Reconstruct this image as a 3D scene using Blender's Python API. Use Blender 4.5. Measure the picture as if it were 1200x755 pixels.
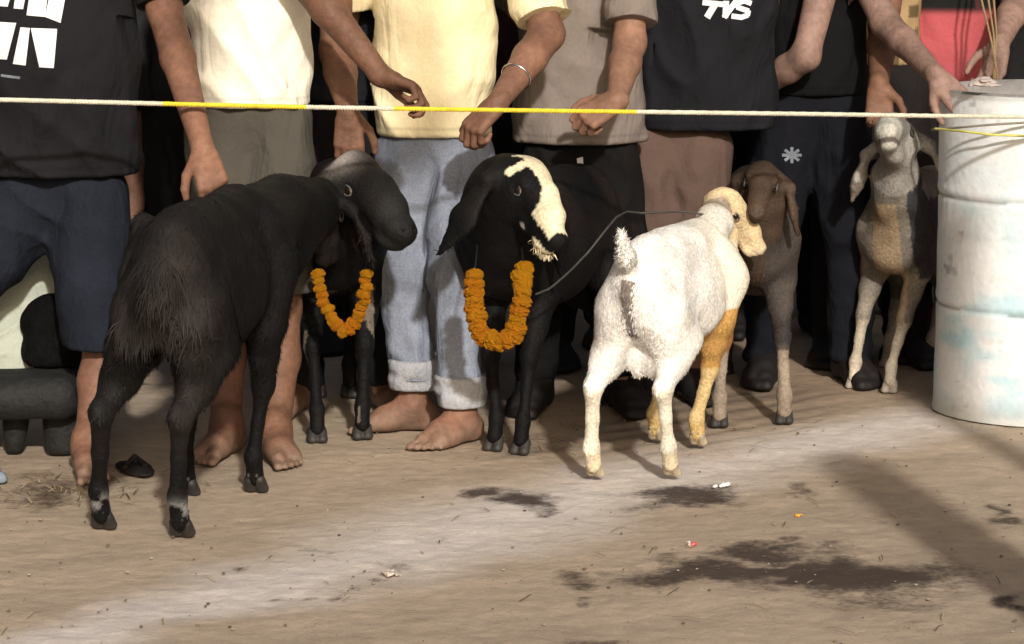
import bpy, math, random
import numpy as np
from mathutils import Vector, Matrix
from mathutils.bvhtree import BVHTree
random.seed(7); RNG = np.random.default_rng(7)
SC = bpy.context.scene
for o in list(bpy.data.objects): bpy.data.objects.remove(o)
COL = SC.collection
R = math.radians

# ------------------------------------------------------------ camera
CAM_H, PITCH, FPX = 1.5, R(8.8), 3600.0
cd = bpy.data.cameras.new("camera"); cam = bpy.data.objects.new("camera", cd); COL.objects.link(cam)
cd.sensor_width = 36.0; cd.lens = FPX/1200*36.0; cd.clip_start = .05; cd.clip_end = 2000
cam.location = (0, 0, CAM_H); cam.rotation_euler = (R(90)-PITCH, 0, 0)
SC.camera = cam
# ------------------------------------------------------------ sky and sun
SUN_EL, SUN_AZ = R(27), R(10)          # the floodlight stands behind the camera, a little to its right
W = bpy.data.worlds.new("World"); SC.world = W; W.use_nodes = True
nt = W.node_tree; nt.nodes.clear()
sky = nt.nodes.new('ShaderNodeTexSky'); sky.sky_type = 'NISHITA'; sky.sun_disc = False
sky.sun_elevation = SUN_EL; sky.sun_rotation = R(180)-SUN_AZ
sky.dust_density = 8.0; sky.ozone_density = .2
bg = nt.nodes.new('ShaderNodeBackground'); bg.inputs[1].default_value = 0.07
out = nt.nodes.new('ShaderNodeOutputWorld')
nt.links.new(sky.outputs[0], bg.inputs[0]); nt.links.new(bg.outputs[0], out.inputs[0])
sd = bpy.data.lights.new("sun", 'SUN'); sun = bpy.data.objects.new("sun", sd); COL.objects.link(sun)
sd.energy = 3.5; sd.angle = R(2.2); sd.color = (1, .95, .88)
sdir = Vector((math.sin(SUN_AZ)*math.cos(SUN_EL), -math.cos(SUN_AZ)*math.cos(SUN_EL), math.sin(SUN_EL)))
sun.rotation_euler = sdir.to_track_quat('Z', 'Y').to_euler()
SC.view_settings.view_transform = 'Standard'; SC.view_settings.look = 'None'
SC.view_settings.exposure = 0.18; SC.view_settings.gamma = 1

# ------------------------------------------------------------ pixel rays of the 1200x755 photograph -> points of the place
def ray(px, py):
    u = (px-600)/FPX; v = -(py-377.5)/FPX
    c, s = math.cos(PITCH), math.sin(PITCH)
    return np.array([u, c+v*s, -s+v*c])
def P(px, py, Y):
    d = ray(px, py); return np.array([0, 0, CAM_H]) + d*(Y/d[1])
def G(px, py, z=0.0):
    d = ray(px, py); return np.array([0, 0, CAM_H]) + d*((CAM_H-z)/-d[2])
def nrm(v):
    v = np.asarray(v, float); return v/(np.linalg.norm(v)+1e-12)

# ------------------------------------------------------------ value noise
_T = RNG.random((64, 64, 64)).astype(np.float32)
def vnoise(p, seed=0):
    p = np.asarray(p, np.float32)+np.float32(seed*13.37)
    i = np.floor(p).astype(np.int32); f = p-i; f = f*f*(3-2*f); i &= 63; j = (i+1) & 63
    a, b, c = f[..., 0], f[..., 1], f[..., 2]
    g = lambda x, y, z: _T[x, y, z]
    x0, y0, z0 = i[..., 0], i[..., 1], i[..., 2]; x1, y1, z1 = j[..., 0], j[..., 1], j[..., 2]
    return ((g(x0,y0,z0)*(1-a)+g(x1,y0,z0)*a)*(1-b)+(g(x0,y1,z0)*(1-a)+g(x1,y1,z0)*a)*b)*(1-c) + \
           ((g(x0,y0,z1)*(1-a)+g(x1,y0,z1)*a)*(1-b)+(g(x0,y1,z1)*(1-a)+g(x1,y1,z1)*a)*b)*c

# ------------------------------------------------------------ implicit surfaces
class Field:
    def __init__(s, res): s.res = res; s.ops = []
    def cone(s, a, b, ra, rb, k=.02, axis=None, q=1.0, sub=False):
        s.ops.append(('c', np.array(a, float), np.array(b, float), ra, rb, k, axis, q, sub)); return s
    def chain(s, pts, rs, k=.02, **kw):
        for i in range(len(pts)-1): s.cone(pts[i], pts[i+1], rs[i], rs[i+1], k, **kw)
        return s
    def ell(s, c, r, k=.02, M=None, sub=False):
        s.ops.append(('e', np.array(c, float), np.array(r, float), None, None, k, M, 1, sub)); return s
    def build(s, folds=None, zmin=None, zmax=None):
        h = s.res; lo = np.full(3, 1e9); hi = -lo
        bbs = []
        for o in s.ops:
            if o[0] == 'c':
                m = max(o[3], o[4]); l = np.minimum(o[1], o[2])-m; u = np.maximum(o[1], o[2])+m
            else:
                m = o[2].max() if o[6] is not None else o[2]; l = o[1]-m; u = o[1]+m
            bbs.append((l, u))
            if not o[8]: lo = np.minimum(lo, l); hi = np.maximum(hi, u)
        pad = .02+2*h; lo -= pad; hi += pad
        if zmax is not None: hi[2] = min(hi[2], zmax+3*h)
        if zmin is not None: lo[2] = max(lo[2], zmin-3*h)
        n = np.ceil((hi-lo)/h).astype(int)+1
        X = [(lo[i]+h*np.arange(n[i])).astype(np.float32) for i in range(3)]
        F = np.full(n, .2, np.float32)
        for o, (l, u) in zip(s.ops, bbs):
            k = o[5]; e = k+2.5*h
            i0 = np.clip(np.floor((l-e-lo)/h).astype(int), 0, n-1); i1 = np.clip(np.ceil((u+e-lo)/h).astype(int)+1, 1, n)
            if np.any(i1 <= i0): continue
            sl = tuple(slice(i0[i], i1[i]) for i in range(3))
            x = X[0][sl[0]][:, None, None]; y = X[1][sl[1]][None, :, None]; z = X[2][sl[2]][None, None, :]
            if o[0] == 'c':
                a, b = o[1], o[2]; ab = b-a; dx, dy, dz = x-a[0], y-a[1], z-a[2]
                if o[6] is not None:
                    ax = nrm(o[6]); g = 1/o[7]-1
                    t = (dx*ax[0]+dy*ax[1]+dz*ax[2])*g
                    dx, dy, dz = dx+t*ax[0], dy+t*ax[1], dz+t*ax[2]; ab = ab+ax*(ab@ax)*g
                L = float(ab@ab)+1e-12
                t = np.clip((dx*ab[0]+dy*ab[1]+dz*ab[2])/L, 0, 1)
                d = np.sqrt((dx-t*ab[0])**2+(dy-t*ab[1])**2+(dz-t*ab[2])**2)-(o[3]+(o[4]-o[3])*t)
                if o[6] is not None: d = d*(.5+.5*o[7])
            else:
                c, r = o[1], o[2]; dx, dy, dz = x-c[0], y-c[1], z-c[2]
                if o[6] is not None:
                    M = np.asarray(o[6], float)
                    dx, dy, dz = (dx*M[0,i]+dy*M[1,i]+dz*M[2,i] for i in range(3))
                k0 = np.sqrt((dx/r[0])**2+(dy/r[1])**2+(dz/r[2])**2)
                k1 = np.sqrt((dx/r[0]**2)**2+(dy/r[1]**2)**2+(dz/r[2]**2)**2)+1e-6
                d = k0*(k0-1)/k1
            f = F[sl]
            if o[8]:
                d = -d; hh = np.clip(.5-.5*(f-d)/k, 0, 1); F[sl] = f*(1-hh)+d*hh+k*hh*(1-hh)
            else:
                hh = np.clip(.5+.5*(f-d)/k, 0, 1); F[sl] = f*(1-hh)+d*hh-k*hh*(1-hh)
        if folds:
            idx = np.nonzero(np.abs(F) < .035)
            p = np.stack([X[i][idx[i]] for i in range(3)], -1)
            F[idx] += folds(p).astype(np.float32)
        if zmax is not None: F = np.maximum(F, (X[2]-zmax)[None, None, :])
        if zmin is not None: F = np.maximum(F, (zmin-X[2])[None, None, :])
        F[0], F[-1], F[:, 0], F[:, -1], F[:, :, 0], F[:, :, -1] = .2, .2, .2, .2, .2, .2
        return nets(F, lo, h)

def nets(F, lo, h):
    S = F < 0
    c = S[:-1, :-1, :-1].astype(np.int8)
    cnt = np.zeros_like(c)
    nx, ny, nz = c.shape
    offs = [(i, j, k) for i in (0, 1) for j in (0, 1) for k in (0, 1)]
    for o in offs: cnt += S[o[0]:o[0]+nx, o[1]:o[1]+ny, o[2]:o[2]+nz]
    cell = np.nonzero((cnt > 0) & (cnt < 8)); N = len(cell[0])
    ids = np.full(c.shape, -1, np.int32); ids[cell] = np.arange(N)
    acc = np.zeros((N, 3)); wt = np.zeros(N)
    for o in offs:
        for ax in range(3):
            if o[ax]: continue
            o2 = list(o); o2[ax] = 1
            fa = F[cell[0]+o[0], cell[1]+o[1], cell[2]+o[2]]; fb = F[cell[0]+o2[0], cell[1]+o2[1], cell[2]+o2[2]]
            m = (fa < 0) != (fb < 0); t = np.where(m, fa/np.where(m, fa-fb, 1), 0)
            for q in range(3): acc[:, q] += m*(o[q]+(t if q == ax else 0))
            wt += m
    V = (np.stack(cell, -1)+acc/wt[:, None])*h+lo
    Q = []
    for ax in range(3):
        u, v = (ax+1) % 3, (ax+2) % 3
        sl0 = [slice(1, -1)]*3; sl1 = [slice(1, -1)]*3
        sl0[ax] = slice(0, -1); sl1[ax] = slice(1, None)
        A, B = S[tuple(sl0)], S[tuple(sl1)]
        e = np.nonzero(A != B)
        base = [e[q]+(0 if q == ax else 1) for q in range(3)]
        def cid(du, dv):
            b = list(base); b[u] = b[u]-du; b[v] = b[v]-dv; return ids[b[0], b[1], b[2]]
        q = np.stack([cid(1, 1), cid(0, 1), cid(0, 0), cid(1, 0)], -1)
        flip = ~A[e]; q[flip] = q[flip][:, ::-1]
        Q.append(q)
    Q = np.concatenate(Q); Q = Q[(Q >= 0).all(1)]
    # two light smoothing passes
    for _ in range(2):
        s_ = np.zeros_like(V); w_ = np.zeros(len(V))
        for i in range(4):
            for j in ((i+1) % 4,):
                for q_ in range(3):
                    s_[:, q_] += np.bincount(Q[:, i], V[Q[:, j], q_], len(V))+np.bincount(Q[:, j], V[Q[:, i], q_], len(V))
                w_ += np.bincount(Q[:, i], minlength=len(V))+np.bincount(Q[:, j], minlength=len(V))
        V = V*.5+.5*s_/np.maximum(w_, 1)[:, None]
    return V, Q

def join(parts):
    Vs, Qs, n = [], [], 0
    for v, q in parts: Vs.append(v); Qs.append(q+n); n += len(v)
    return np.concatenate(Vs), np.concatenate(Qs)
def vnormals(V, Q):
    a, b, c, d = (V[Q[:, i]] for i in range(4)) if Q.shape[1] == 4 else (V[Q[:, 0]], V[Q[:, 1]], V[Q[:, 2]], V[Q[:, 0]])
    fn = np.cross(c-a, d-b) if Q.shape[1] == 4 else np.cross(b-a, c-a)
    n = np.zeros_like(V)
    for i in range(Q.shape[1]):
        for q in range(3): n[:, q] += np.bincount(Q[:, i], fn[:, q], len(V))
    return n/(np.linalg.norm(n, axis=1)[:, None]+1e-12)
def mesh(name, V, Fc, mat=None, cols=None, smooth=True):
    V = np.asarray(V, np.float32); Fc = np.asarray(Fc, np.int32); k = Fc.shape[1]
    me = bpy.data.meshes.new(name)
    me.vertices.add(len(V)); me.vertices.foreach_set('co', V.ravel())
    me.loops.add(Fc.size); me.loops.foreach_set('vertex_index', Fc.ravel())
    me.polygons.add(len(Fc)); me.polygons.foreach_set('loop_start', np.arange(len(Fc), dtype=np.int32)*k)
    me.polygons.foreach_set('loop_total', np.full(len(Fc), k, np.int32))
    me.polygons.foreach_set('use_smooth', np.full(len(Fc), smooth))
    me.update(calc_edges=True)
    if cols is not None:
        at = me.color_attributes.new('Col', 'FLOAT_COLOR', 'POINT')
        c4 = np.ones((len(V), 4), np.float32); c4[:, :3] = np.clip(cols, 0, 1); at.data.foreach_set('color', c4.ravel())
    if mat: me.materials.append(mat)
    return me
def obj(name, me, parent=None, **props):
    o = bpy.data.objects.new(name, me); COL.objects.link(o)
    if parent is not None: o.parent = parent
    for k, v in props.items(): o[k] = v
    return o
def thing(name, loc, label, cat, group=None, rz=0):
    o = bpy.data.objects.new(name, None); COL.objects.link(o); o.empty_display_size = .1
    o.location = tuple(loc); o.rotation_euler = (0, 0, rz); o['label'] = label; o['category'] = cat
    if group: o['group'] = group
    return o
def polymesh(name, verts, faces, mat, smooth=False):
    me = bpy.data.meshes.new(name); me.from_pydata([tuple(map(float, v)) for v in verts], [], faces)
    if smooth: me.polygons.foreach_set('use_smooth', [True]*len(me.polygons))
    me.materials.append(mat); me.update(); return me
def tube(pts, rad, seg=8):
    pts = [np.asarray(p, float) for p in pts]; V = []; n = len(pts)
    for i, p in enumerate(pts):
        t = nrm(pts[min(i+1, n-1)]-pts[max(i-1, 0)]); a = nrm(np.cross(t, (0.13, .31, .94))); b = np.cross(t, a)
        r = rad[i] if hasattr(rad, '__len__') else rad
        for j in range(seg):
            w = 2*math.pi*j/seg; V.append(p+r*(a*math.cos(w)+b*math.sin(w)))
    Q = [(i*seg+j, i*seg+(j+1) % seg, (i+1)*seg+(j+1) % seg, (i+1)*seg+j) for i in range(n-1) for j in range(seg)]
    V.append(pts[0]); V.append(pts[-1]); c0, c1 = len(V)-2, len(V)-1
    Q += [(c0, (j+1) % seg, j, j) for j in range(0)]
    for j in range(seg):
        Q.append((c0, (j+1) % seg, j)); Q.append((c1, (n-1)*seg+j, (n-1)*seg+(j+1) % seg))
    return V, Q

# ------------------------------------------------------------ materials
def material(name, col=None, rough=.7, attr=False, n1=(6, .25), n2=(90, .15), bump=(120, .15, .003), spec=.4, metal=0, weave=None, big=None, sheen=0, sss=0):
    m = bpy.data.materials.new(name); m.use_nodes = True; t = m.node_tree; N = t.nodes; L = t.links
    b = N['Principled BSDF']; b.inputs['Roughness'].default_value = rough; b.inputs['Metallic'].default_value = metal
    b.inputs['Specular IOR Level'].default_value = spec
    if sheen: b.inputs['Sheen Weight'].default_value = sheen; b.inputs['Sheen Roughness'].default_value = .4
    if sss:
        b.inputs['Subsurface Weight'].default_value = sss; b.inputs['Subsurface Radius'].default_value = (.012, .005, .003); b.inputs['Subsurface Scale'].default_value = 1
    tc = N.new('ShaderNodeTexCoord'); cur = None
    if attr:
        a = N.new('ShaderNodeVertexColor'); a.layer_name = 'Col'; cur = a.outputs[0]
    else:
        a = N.new('ShaderNodeRGB'); a.outputs[0].default_value = (*col, 1); cur = a.outputs[0]
    for sc_, amt in (n1, n2):
        if not amt: continue
        no = N.new('ShaderNodeTexNoise'); no.inputs['Scale'].default_value = sc_; no.inputs['Detail'].default_value = 5
        L.new(tc.outputs['Object'], no.inputs['Vector'])
        mr = N.new('ShaderNodeMapRange'); mr.inputs[1].default_value = .25; mr.inputs[2].default_value = .75
        mr.inputs[3].default_value = 1-amt; mr.inputs[4].default_value = 1+amt*.7; L.new(no.outputs[0], mr.inputs[0])
        mx = N.new('ShaderNodeMix'); mx.data_type = 'RGBA'; mx.blend_type = 'MULTIPLY'; mx.inputs[0].default_value = 1
        L.new(cur, mx.inputs[6]); L.new(mr.outputs[0], mx.inputs[7]); cur = mx.outputs[2]
    L.new(cur, b.inputs['Base Color'])
    if bump:
        no = N.new('ShaderNodeTexNoise'); no.inputs['Scale'].default_value = bump[0]; no.inputs['Detail'].default_value = 6
        L.new(tc.outputs['Object'], no.inputs['Vector']); h = no.outputs[0]
        if big:
            mp = N.new('ShaderNodeMapping'); mp.inputs['Rotation'].default_value = (0, .7, 0); mp.inputs['Scale'].default_value = (1, 1, .35)
            n3 = N.new('ShaderNodeTexNoise'); n3.inputs['Scale'].default_value = big[0]; n3.inputs['Detail'].default_value = 3; n3.inputs['Distortion'].default_value = 1.2
            L.new(tc.outputs['Object'], mp.inputs[0]); L.new(mp.outputs[0], n3.inputs['Vector'])
            m3 = N.new('ShaderNodeMath'); m3.operation = 'MULTIPLY_ADD'; m3.inputs[1].default_value = big[1]; L.new(n3.outputs[0], m3.inputs[0]); L.new(h, m3.inputs[2]); h = m3.outputs[0]
        bp = N.new('ShaderNodeBump'); bp.inputs['Strength'].default_value = bump[1]*3; bp.inputs['Distance'].default_value = bump[2]
        L.new(h, bp.inputs['Height']); L.new(bp.outputs[0], b.inputs['Normal'])
    return m
M_SKIN = material('skin', attr=True, rough=.62, n1=(11, .3), n2=(60, .25), bump=(120, .2, .003), spec=.3)
M_CLOTH = material('cloth', attr=True, rough=.9, n1=(5, .06), n2=(160, .08), bump=(28, .25, .006), spec=.12, big=(9, 4))
M_DENIM = material('denim', attr=True, rough=.9, n1=(7, .3), n2=(200, .25), bump=(35, .3, .006), spec=.12, big=(10, 3))
M_COAT = material('goat_coat', attr=True, rough=.7, n1=(12, .25), n2=(140, .35), bump=(130, .25, .004), spec=.15)
M_HAIR = material('fur', attr=True, rough=.75, n1=(15, .3), n2=(0, 0), bump=None, spec=.3)
M_EYE = material('eye', (.015, .008, .004), rough=.12, n1=(0, 0), n2=(0, 0), bump=None, spec=.6)
M_EYEW = material('eye_rim', (.09, .082, .078), rough=.3, n1=(0, 0), n2=(0, 0), bump=None)
M_HOOF = material('hoof', attr=True, rough=.6, n1=(30, .4), n2=(90, .3))
M_HORN = material('horn', (.42, .38, .33), rough=.5, n1=(40, .4), n2=(0, 0))
M_MARI = material('marigold', (1.0, .42, .012), rough=.85, n1=(25, .15), n2=(220, .2), bump=(150, .4, .006), spec=.15)
M_PRINT = material('white_print', (.72, .72, .74), rough=.6, n1=(20, .1), n2=(150, .12))
M_PRINTG = material('grey_print', (.17, .19, .23), rough=.7, n1=(40, .4), n2=(150, .2))
M_ROPE = material('rope_white', attr=True, rough=.7, n1=(30, .15), n2=(200, .25), bump=(300, .4, .002))
M_CORD = material('cord', attr=True, rough=.8, n1=(30, .2), n2=(0, 0), bump=None)
M_METAL = material('bracelet_metal', (.7, .7, .68), rough=.2, metal=1, n1=(0, 0), n2=(0, 0), bump=None)
M_NIGHT = material('night_black', (.012, .012, .013), rough=.9, n1=(2, .4), n2=(30, .3))  # black of the added sheet that stands in for darkness behind the crowd
M_WOOD = material('weathered_post', (.16, .11, .07), rough=.8, n1=(8, .4), n2=(60, .3), bump=(40, .4, .006))
M_GREY = material('grey_bench', (.011, .0115, .011), rough=.75, n1=(7, .4), n2=(60, .3), bump=(60, .4, .004))
M_BLK = material('black_bag', (.004, .004, .004), rough=.9, spec=.08, n1=(7, .4), n2=(60, .3), bump=(20, .6, .01))
M_LEATH = material('sandal', (.008, .006, .006), rough=.7)
M_TRASH = material('litter', attr=True, rough=.6, n1=(60, .1), n2=(0, 0))

# ------------------------------------------------------------ ground
STAINS = []    # world ellipses: x, y, rx, ry, angle, weight
def stain_px(x0, y0, x1, y1, w=1, ang=0):
    a = G(x0, (y0+y1)/2); b = G(x1, (y0+y1)/2); t = G((x0+x1)/2, y0); u = G((x0+x1)/2, y1)
    STAINS.append(((a[0]+b[0])/2, (t[1]+u[1])/2, (b[0]-a[0])/2, (t[1]-u[1])/2, ang, w))
for s_ in ((540,566,612,586,.9),(575,574,672,600,1),(712,562,862,596,.95),(745,590,805,606,.6),(640,660,705,692,.75),(690,690,722,708,.65),(655,670,700,690,.7),
           (720,640,800,672,.6),(700,655,960,690,.95),(800,632,1000,662,.9),(870,650,1140,708,1.05),(830,655,1010,690,1.1),(960,630,1040,655,.6),(905,622,950,640,.7),(920,570,968,588,.7),(1150,592,1182,608,.8),
           (1175,690,1225,725,1),(640,745,720,770,.7),(285,655,318,668,.8),(340,645,420,655,.5),(330,702,352,712,.7),(360,698,395,706,.7),(395,692,412,700,.7),(415,678,440,690,.7),
           (440,664,470,680,.5),(1010,720,1090,745,.45),(-20,560,110,600,.7),(60,556,150,580,.55),(560,500,700,540,.5),(700,500,760,520,.4)):
    stain_px(*s_)
def ground():
    xs = np.concatenate([[-300,-100,-40,-15,-7,-4,-2.6], np.arange(-1.9, 1.91, .0125), [2.6,4,7,15,40,100,300]])
    ys = np.concatenate([[-300,-100,-30,-8,0,3,4.6], np.arange(5.3, 9.6, .0125), [10.2,12,16,25,60,150,400]])
    X, Y = np.meshgrid(xs, ys, indexing='ij'); n, m = X.shape
    p = np.stack([X, Y, 0*X], -1)
    z = (vnoise(p*1.7, 1)-.5)*.006+(vnoise(p*9, 2)-.5)*.005+(vnoise(p*33, 3)-.5)*.0035
    z += -.004
    st = np.zeros_like(X)
    wx = X+(vnoise(p*7, 5)-.5)*.14+(vnoise(p*30, 15)-.5)*.05; wy = Y+(vnoise(p*7, 6)-.5)*.2+(vnoise(p*30, 16)-.5)*.08
    for (cx, cy, rx, ry, a, w) in STAINS:
        d = np.sqrt(((wx-cx)/rx)**2+((wy-cy)/ry)**2)
        st = np.maximum(st, w*np.clip(1.35-d, 0, 1))
    # pale dusty band running from lower left to the drum
    pts = [G(-60, 775), G(180, 722), G(330, 680), G(520, 628), G(680, 580), G(900, 530), G(1080, 492), G(1250, 450)]
    wid = [.07, .12, .19, .27, .22, .2, .17, .12]
    band = np.zeros_like(X)
    for i in range(len(pts)-1):
        a, b = pts[i], pts[i+1]; ab = b-a; L = ab[0]**2+ab[1]**2
        t = np.clip(((X-a[0])*ab[0]+(Y-a[1])*ab[1])/L, 0, 1)
        d = np.hypot(X-a[0]-t*ab[0], Y-a[1]-t*ab[1]); w = wid[i]+(wid[i+1]-wid[i])*t
        d = d+(vnoise(p*6, 8)-.5)*.12
        band = np.maximum(band, np.clip(1.25-d/w*.9, 0, 1))
    # shade behind the animals painted brown + rope shadows painted as dark streaks
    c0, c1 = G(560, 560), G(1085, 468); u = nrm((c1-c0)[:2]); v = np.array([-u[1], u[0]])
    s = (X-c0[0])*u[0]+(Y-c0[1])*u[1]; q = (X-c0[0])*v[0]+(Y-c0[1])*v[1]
    lines = np.zeros_like(X)
    for k_, (off, w, s0, s1, a) in enumerate(((.05,.018,.3,1.4,.5),(.14,.03,.1,1.5,.6),(.25,.022,.5,1.6,.8),(.33,.035,.6,1.6,.8),(.42,.03,.9,1.6,.8),(-.05,.012,.3,1.3,.35))):
        qq = q+(vnoise(p*4, 20+k_)-.5)*.05
        lines = np.maximum(lines, a*np.exp(-((qq-off)/w)**2)*np.clip((s-s0)*5, 0, 1)*np.clip((s1-s)*5, 0, 1))
    dirt_shade = np.clip((q+.02)*3.0, 0, 1)*np.clip((X+.25)*2.5, 0, 1)*.75
    base = np.array([.40, .318, .236]); pale = np.array([.64, .58, .54]); dark = np.array([.045, .036, .03]); brown = np.array([.2, .13, .08])
    col = np.broadcast_to(base, X.shape+(3,)).copy()
    big = vnoise(p*1.3, 11)[..., None]; fine = vnoise(p*14, 12)[..., None]
    col *= .86+.2*big+.14*fine
    streak = vnoise(np.stack([(X*.9+Y*.43)*3, (Y*.9-X*.43)*16, 0*X], -1), 31)[..., None]
    col *= .88+.24*streak
    col = col*(1-.85*band[..., None])+pale*(.9+.2*fine)*.85*band[..., None]
    col = col*(1-.55*dirt_shade[..., None])+brown*.55*dirt_shade[..., None]
    col = col*(1-.7*lines[..., None])+dark*1.6*.7*lines[..., None]
    z -= .003*lines
    V = np.stack([X, Y, z], -1).reshape(-1, 3); idx = np.arange(n*m).reshape(n, m)
    Q = np.stack([idx[:-1, :-1], idx[1:, :-1], idx[1:, 1:], idx[:-1, 1:]], -1).reshape(-1, 4)
    m_ = bpy.data.materials.new('dusty_ground'); m_.use_nodes = True; t = m_.node_tree; N = t.nodes; L = t.links; b = N['Principled BSDF']
    b.inputs['Roughness'].default_value = .93; b.inputs['Specular IOR Level'].default_value = .15
    a = N.new('ShaderNodeVertexColor'); a.layer_name = 'Col'; tc = N.new('ShaderNodeTexCoord')
    s_ = N.new('ShaderNodeAttribute'); s_.attribute_name = 'stain'
    def noise(sc_, det=6, rough=.6):
        q = N.new('ShaderNodeTexNoise'); q.inputs['Scale'].default_value = sc_; q.inputs['Detail'].default_value = det; q.inputs['Roughness'].default_value = rough
        L.new(tc.outputs['Object'], q.inputs['Vector']); return q.outputs[0]
    def math_(op, x, y):
        q = N.new('ShaderNodeMath'); q.operation = op
        for i, w in enumerate((x, y)):
            if isinstance(w, (int, float)): q.inputs[i].default_value = w
            else: L.new(w, q.inputs[i])
        return q.outputs[0]
    nz = noise(55, 8, .7)
    st_ = math_('ADD', s_.outputs['Fac'], math_('MULTIPLY', math_('SUBTRACT', nz, .5), 1.1))
    mr = N.new('ShaderNodeMapRange'); mr.interpolation_type = 'SMOOTHSTEP'; mr.inputs[1].default_value = .22; mr.inputs[2].default_value = .95; L.new(st_, mr.inputs[0])
    g = N.new('ShaderNodeMapRange'); g.inputs[1].default_value = .3; g.inputs[2].default_value = .7; g.inputs[3].default_value = .88; g.inputs[4].default_value = 1.1; L.new(noise(180, 6, .7), g.inputs[0])
    g2 = N.new('ShaderNodeMapRange'); g2.inputs[1].default_value = .3; g2.inputs[2].default_value = .7; g2.inputs[3].default_value = .9; g2.inputs[4].default_value = 1.08; L.new(noise(22, 6), g2.inputs[0])
    mx = N.new('ShaderNodeMix'); mx.data_type = 'RGBA'; mx.blend_type = 'MULTIPLY'; mx.inputs[0].default_value = 1
    L.new(a.outputs[0], mx.inputs[6]); L.new(math_('MULTIPLY', g.outputs[0], g2.outputs[0]), mx.inputs[7])
    m2 = N.new('ShaderNodeMix'); m2.data_type = 'RGBA'; L.new(math_('MULTIPLY', mr.outputs[0], .93), m2.inputs[0])
    L.new(mx.outputs[2], m2.inputs[6]); m2.inputs[7].default_value = (.045, .03, .024, 1)
    L.new(m2.outputs[2], b.inputs['Base Color'])
    bp = N.new('ShaderNodeBump'); bp.inputs['Strength'].default_value = .6; bp.inputs['Distance'].default_value = .005
    L.new(math_('ADD', noise(150, 8, .75), math_('MULTIPLY', noise(30, 5), 1.5)), bp.inputs['Height']); L.new(bp.outputs[0], b.inputs['Normal'])
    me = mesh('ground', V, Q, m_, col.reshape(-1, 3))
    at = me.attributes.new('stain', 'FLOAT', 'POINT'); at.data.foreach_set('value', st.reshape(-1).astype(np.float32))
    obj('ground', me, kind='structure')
ground()

def blob_stones(count, region, rmin, rmax, cols, name, mat, seed):
    rg = np.random.default_rng(seed); V, F, C = [], [], []
    ph = (1+5**.5)/2
    ico = np.array([(-1,ph,0),(1,ph,0),(-1,-ph,0),(1,-ph,0),(0,-1,ph),(0,1,ph),(0,-1,-ph),(0,1,-ph),(ph,0,-1),(ph,0,1),(-ph,0,-1),(-ph,0,1)])/1.9
    fc = np.array([(0,11,5),(0,5,1),(0,1,7),(0,7,10),(0,10,11),(1,5,9),(5,11,4),(11,10,2),(10,7,6),(7,1,8),(3,9,4),(3,4,2),(3,2,6),(3,6,8),(3,8,9),(4,9,5),(2,4,11),(6,2,10),(8,6,7),(9,8,1)])
    for i in range(count):
        px, py = rg.uniform(region[0], region[2]), rg.uniform(region[1], region[3]); g = G(px, py)
        r = rmin+(rmax-rmin)*rg.random()**3
        v = ico*(1+.25*(rg.random((12, 1))-.5))*r*np.array([1, 1, .5]); th = rg.random()*6.28
        v = v@np.array([[math.cos(th), -math.sin(th), 0], [math.sin(th), math.cos(th), 0], [0, 0, 1]])
        F.append(fc+len(V)*12); V.append(v+g+[0, 0, r*.15]); C.append(np.tile(cols[rg.integers(len(cols))], (12, 1)))
    me = mesh(name, np.concatenate(V), np.concatenate(F), mat, np.concatenate(C), smooth=False)
    o = obj(name, me); return o
o = blob_stones(750, (-40, 470, 1240, 790), .0009, .0055, [(.3,.24,.18),(.2,.15,.11),(.36,.3,.24),(.1,.07,.05),(.14,.1,.07)], 'gravel', M_TRASH, 3)
o['kind'] = 'stuff'; o['label'] = 'loose grit and small stones on the dusty ground'; o['category'] = 'gravel'
def straw():
    rg = np.random.default_rng(5); V, F, C = [], [], []
    for (x0, y0, x1, y1, n) in ((-20, 555, 120, 600, 110), (60, 560, 160, 590, 40), (560, 490, 960, 540, 60), (0, 520, 1200, 740, 70)):
        for i in range(n):
            g = G(rg.uniform(x0, x1), rg.uniform(y0, y1)); a = rg.random()*3.14; L = rg.uniform(.01, .04); w = .0014
            d = np.array([math.cos(a), math.sin(a), 0]); s = np.array([-d[1], d[0], 0]); up = np.array([0, 0, rg.uniform(.002, .008)])
            k = len(V)*1
            V += [g-d*L-s*w+[0, 0, .002], g-d*L+s*w+[0, 0, .002], g+up+s*w, g+up-s*w, g+d*L+s*w+[0, 0, .002], g+d*L-s*w+[0, 0, .002]]
            F += [(k, k+1, k+2, k+3), (k+3, k+2, k+4, k+5)]
            c = [(.3, .22, .11), (.12, .08, .05), (.4, .33, .2)][rg.integers(3)]; C += [c]*6
    me = mesh('straw', V, F, M_TRASH, np.array(C), smooth=False)
    obj('straw', me, kind='stuff', label='trampled straw scattered under the tethered goats', category='straw')
straw()
def crumple(name, px, py, size, col, label, cat, flat=.5, seed=1, col2=None):
    g = G(px, py); f = Field(.0022 if size < .02 else .003); rg = np.random.default_rng(seed)
    for i in range(6):
        f.ell(rg.normal(0, size*.42, 3)*[1.3, 1, .3]+[0, 0, size*.35*flat], (size*rg.uniform(.3, .6), size*rg.uniform(.25, .5), size*flat*rg.uniform(.25, .5)), .003)
    V, Q = f.build(); V[:, 2] = np.maximum(V[:, 2]+size*.1, -.001)
    V += (vnoise(V*220, seed)-.5)[:, None]*.006
    c = np.tile(col, (len(V), 1))
    if col2 is not None: c[V[:, 0] < -size*.3] = col2
    o = obj(name, mesh(name, V, Q, M_TRASH, c), label=label, category=cat); o.location = tuple(g)
crumple('paper_scrap', 850, 571, .017, (.8, .8, .8), 'small crumpled white paper scrap by the white goat\'s hooves', 'litter')
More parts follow.
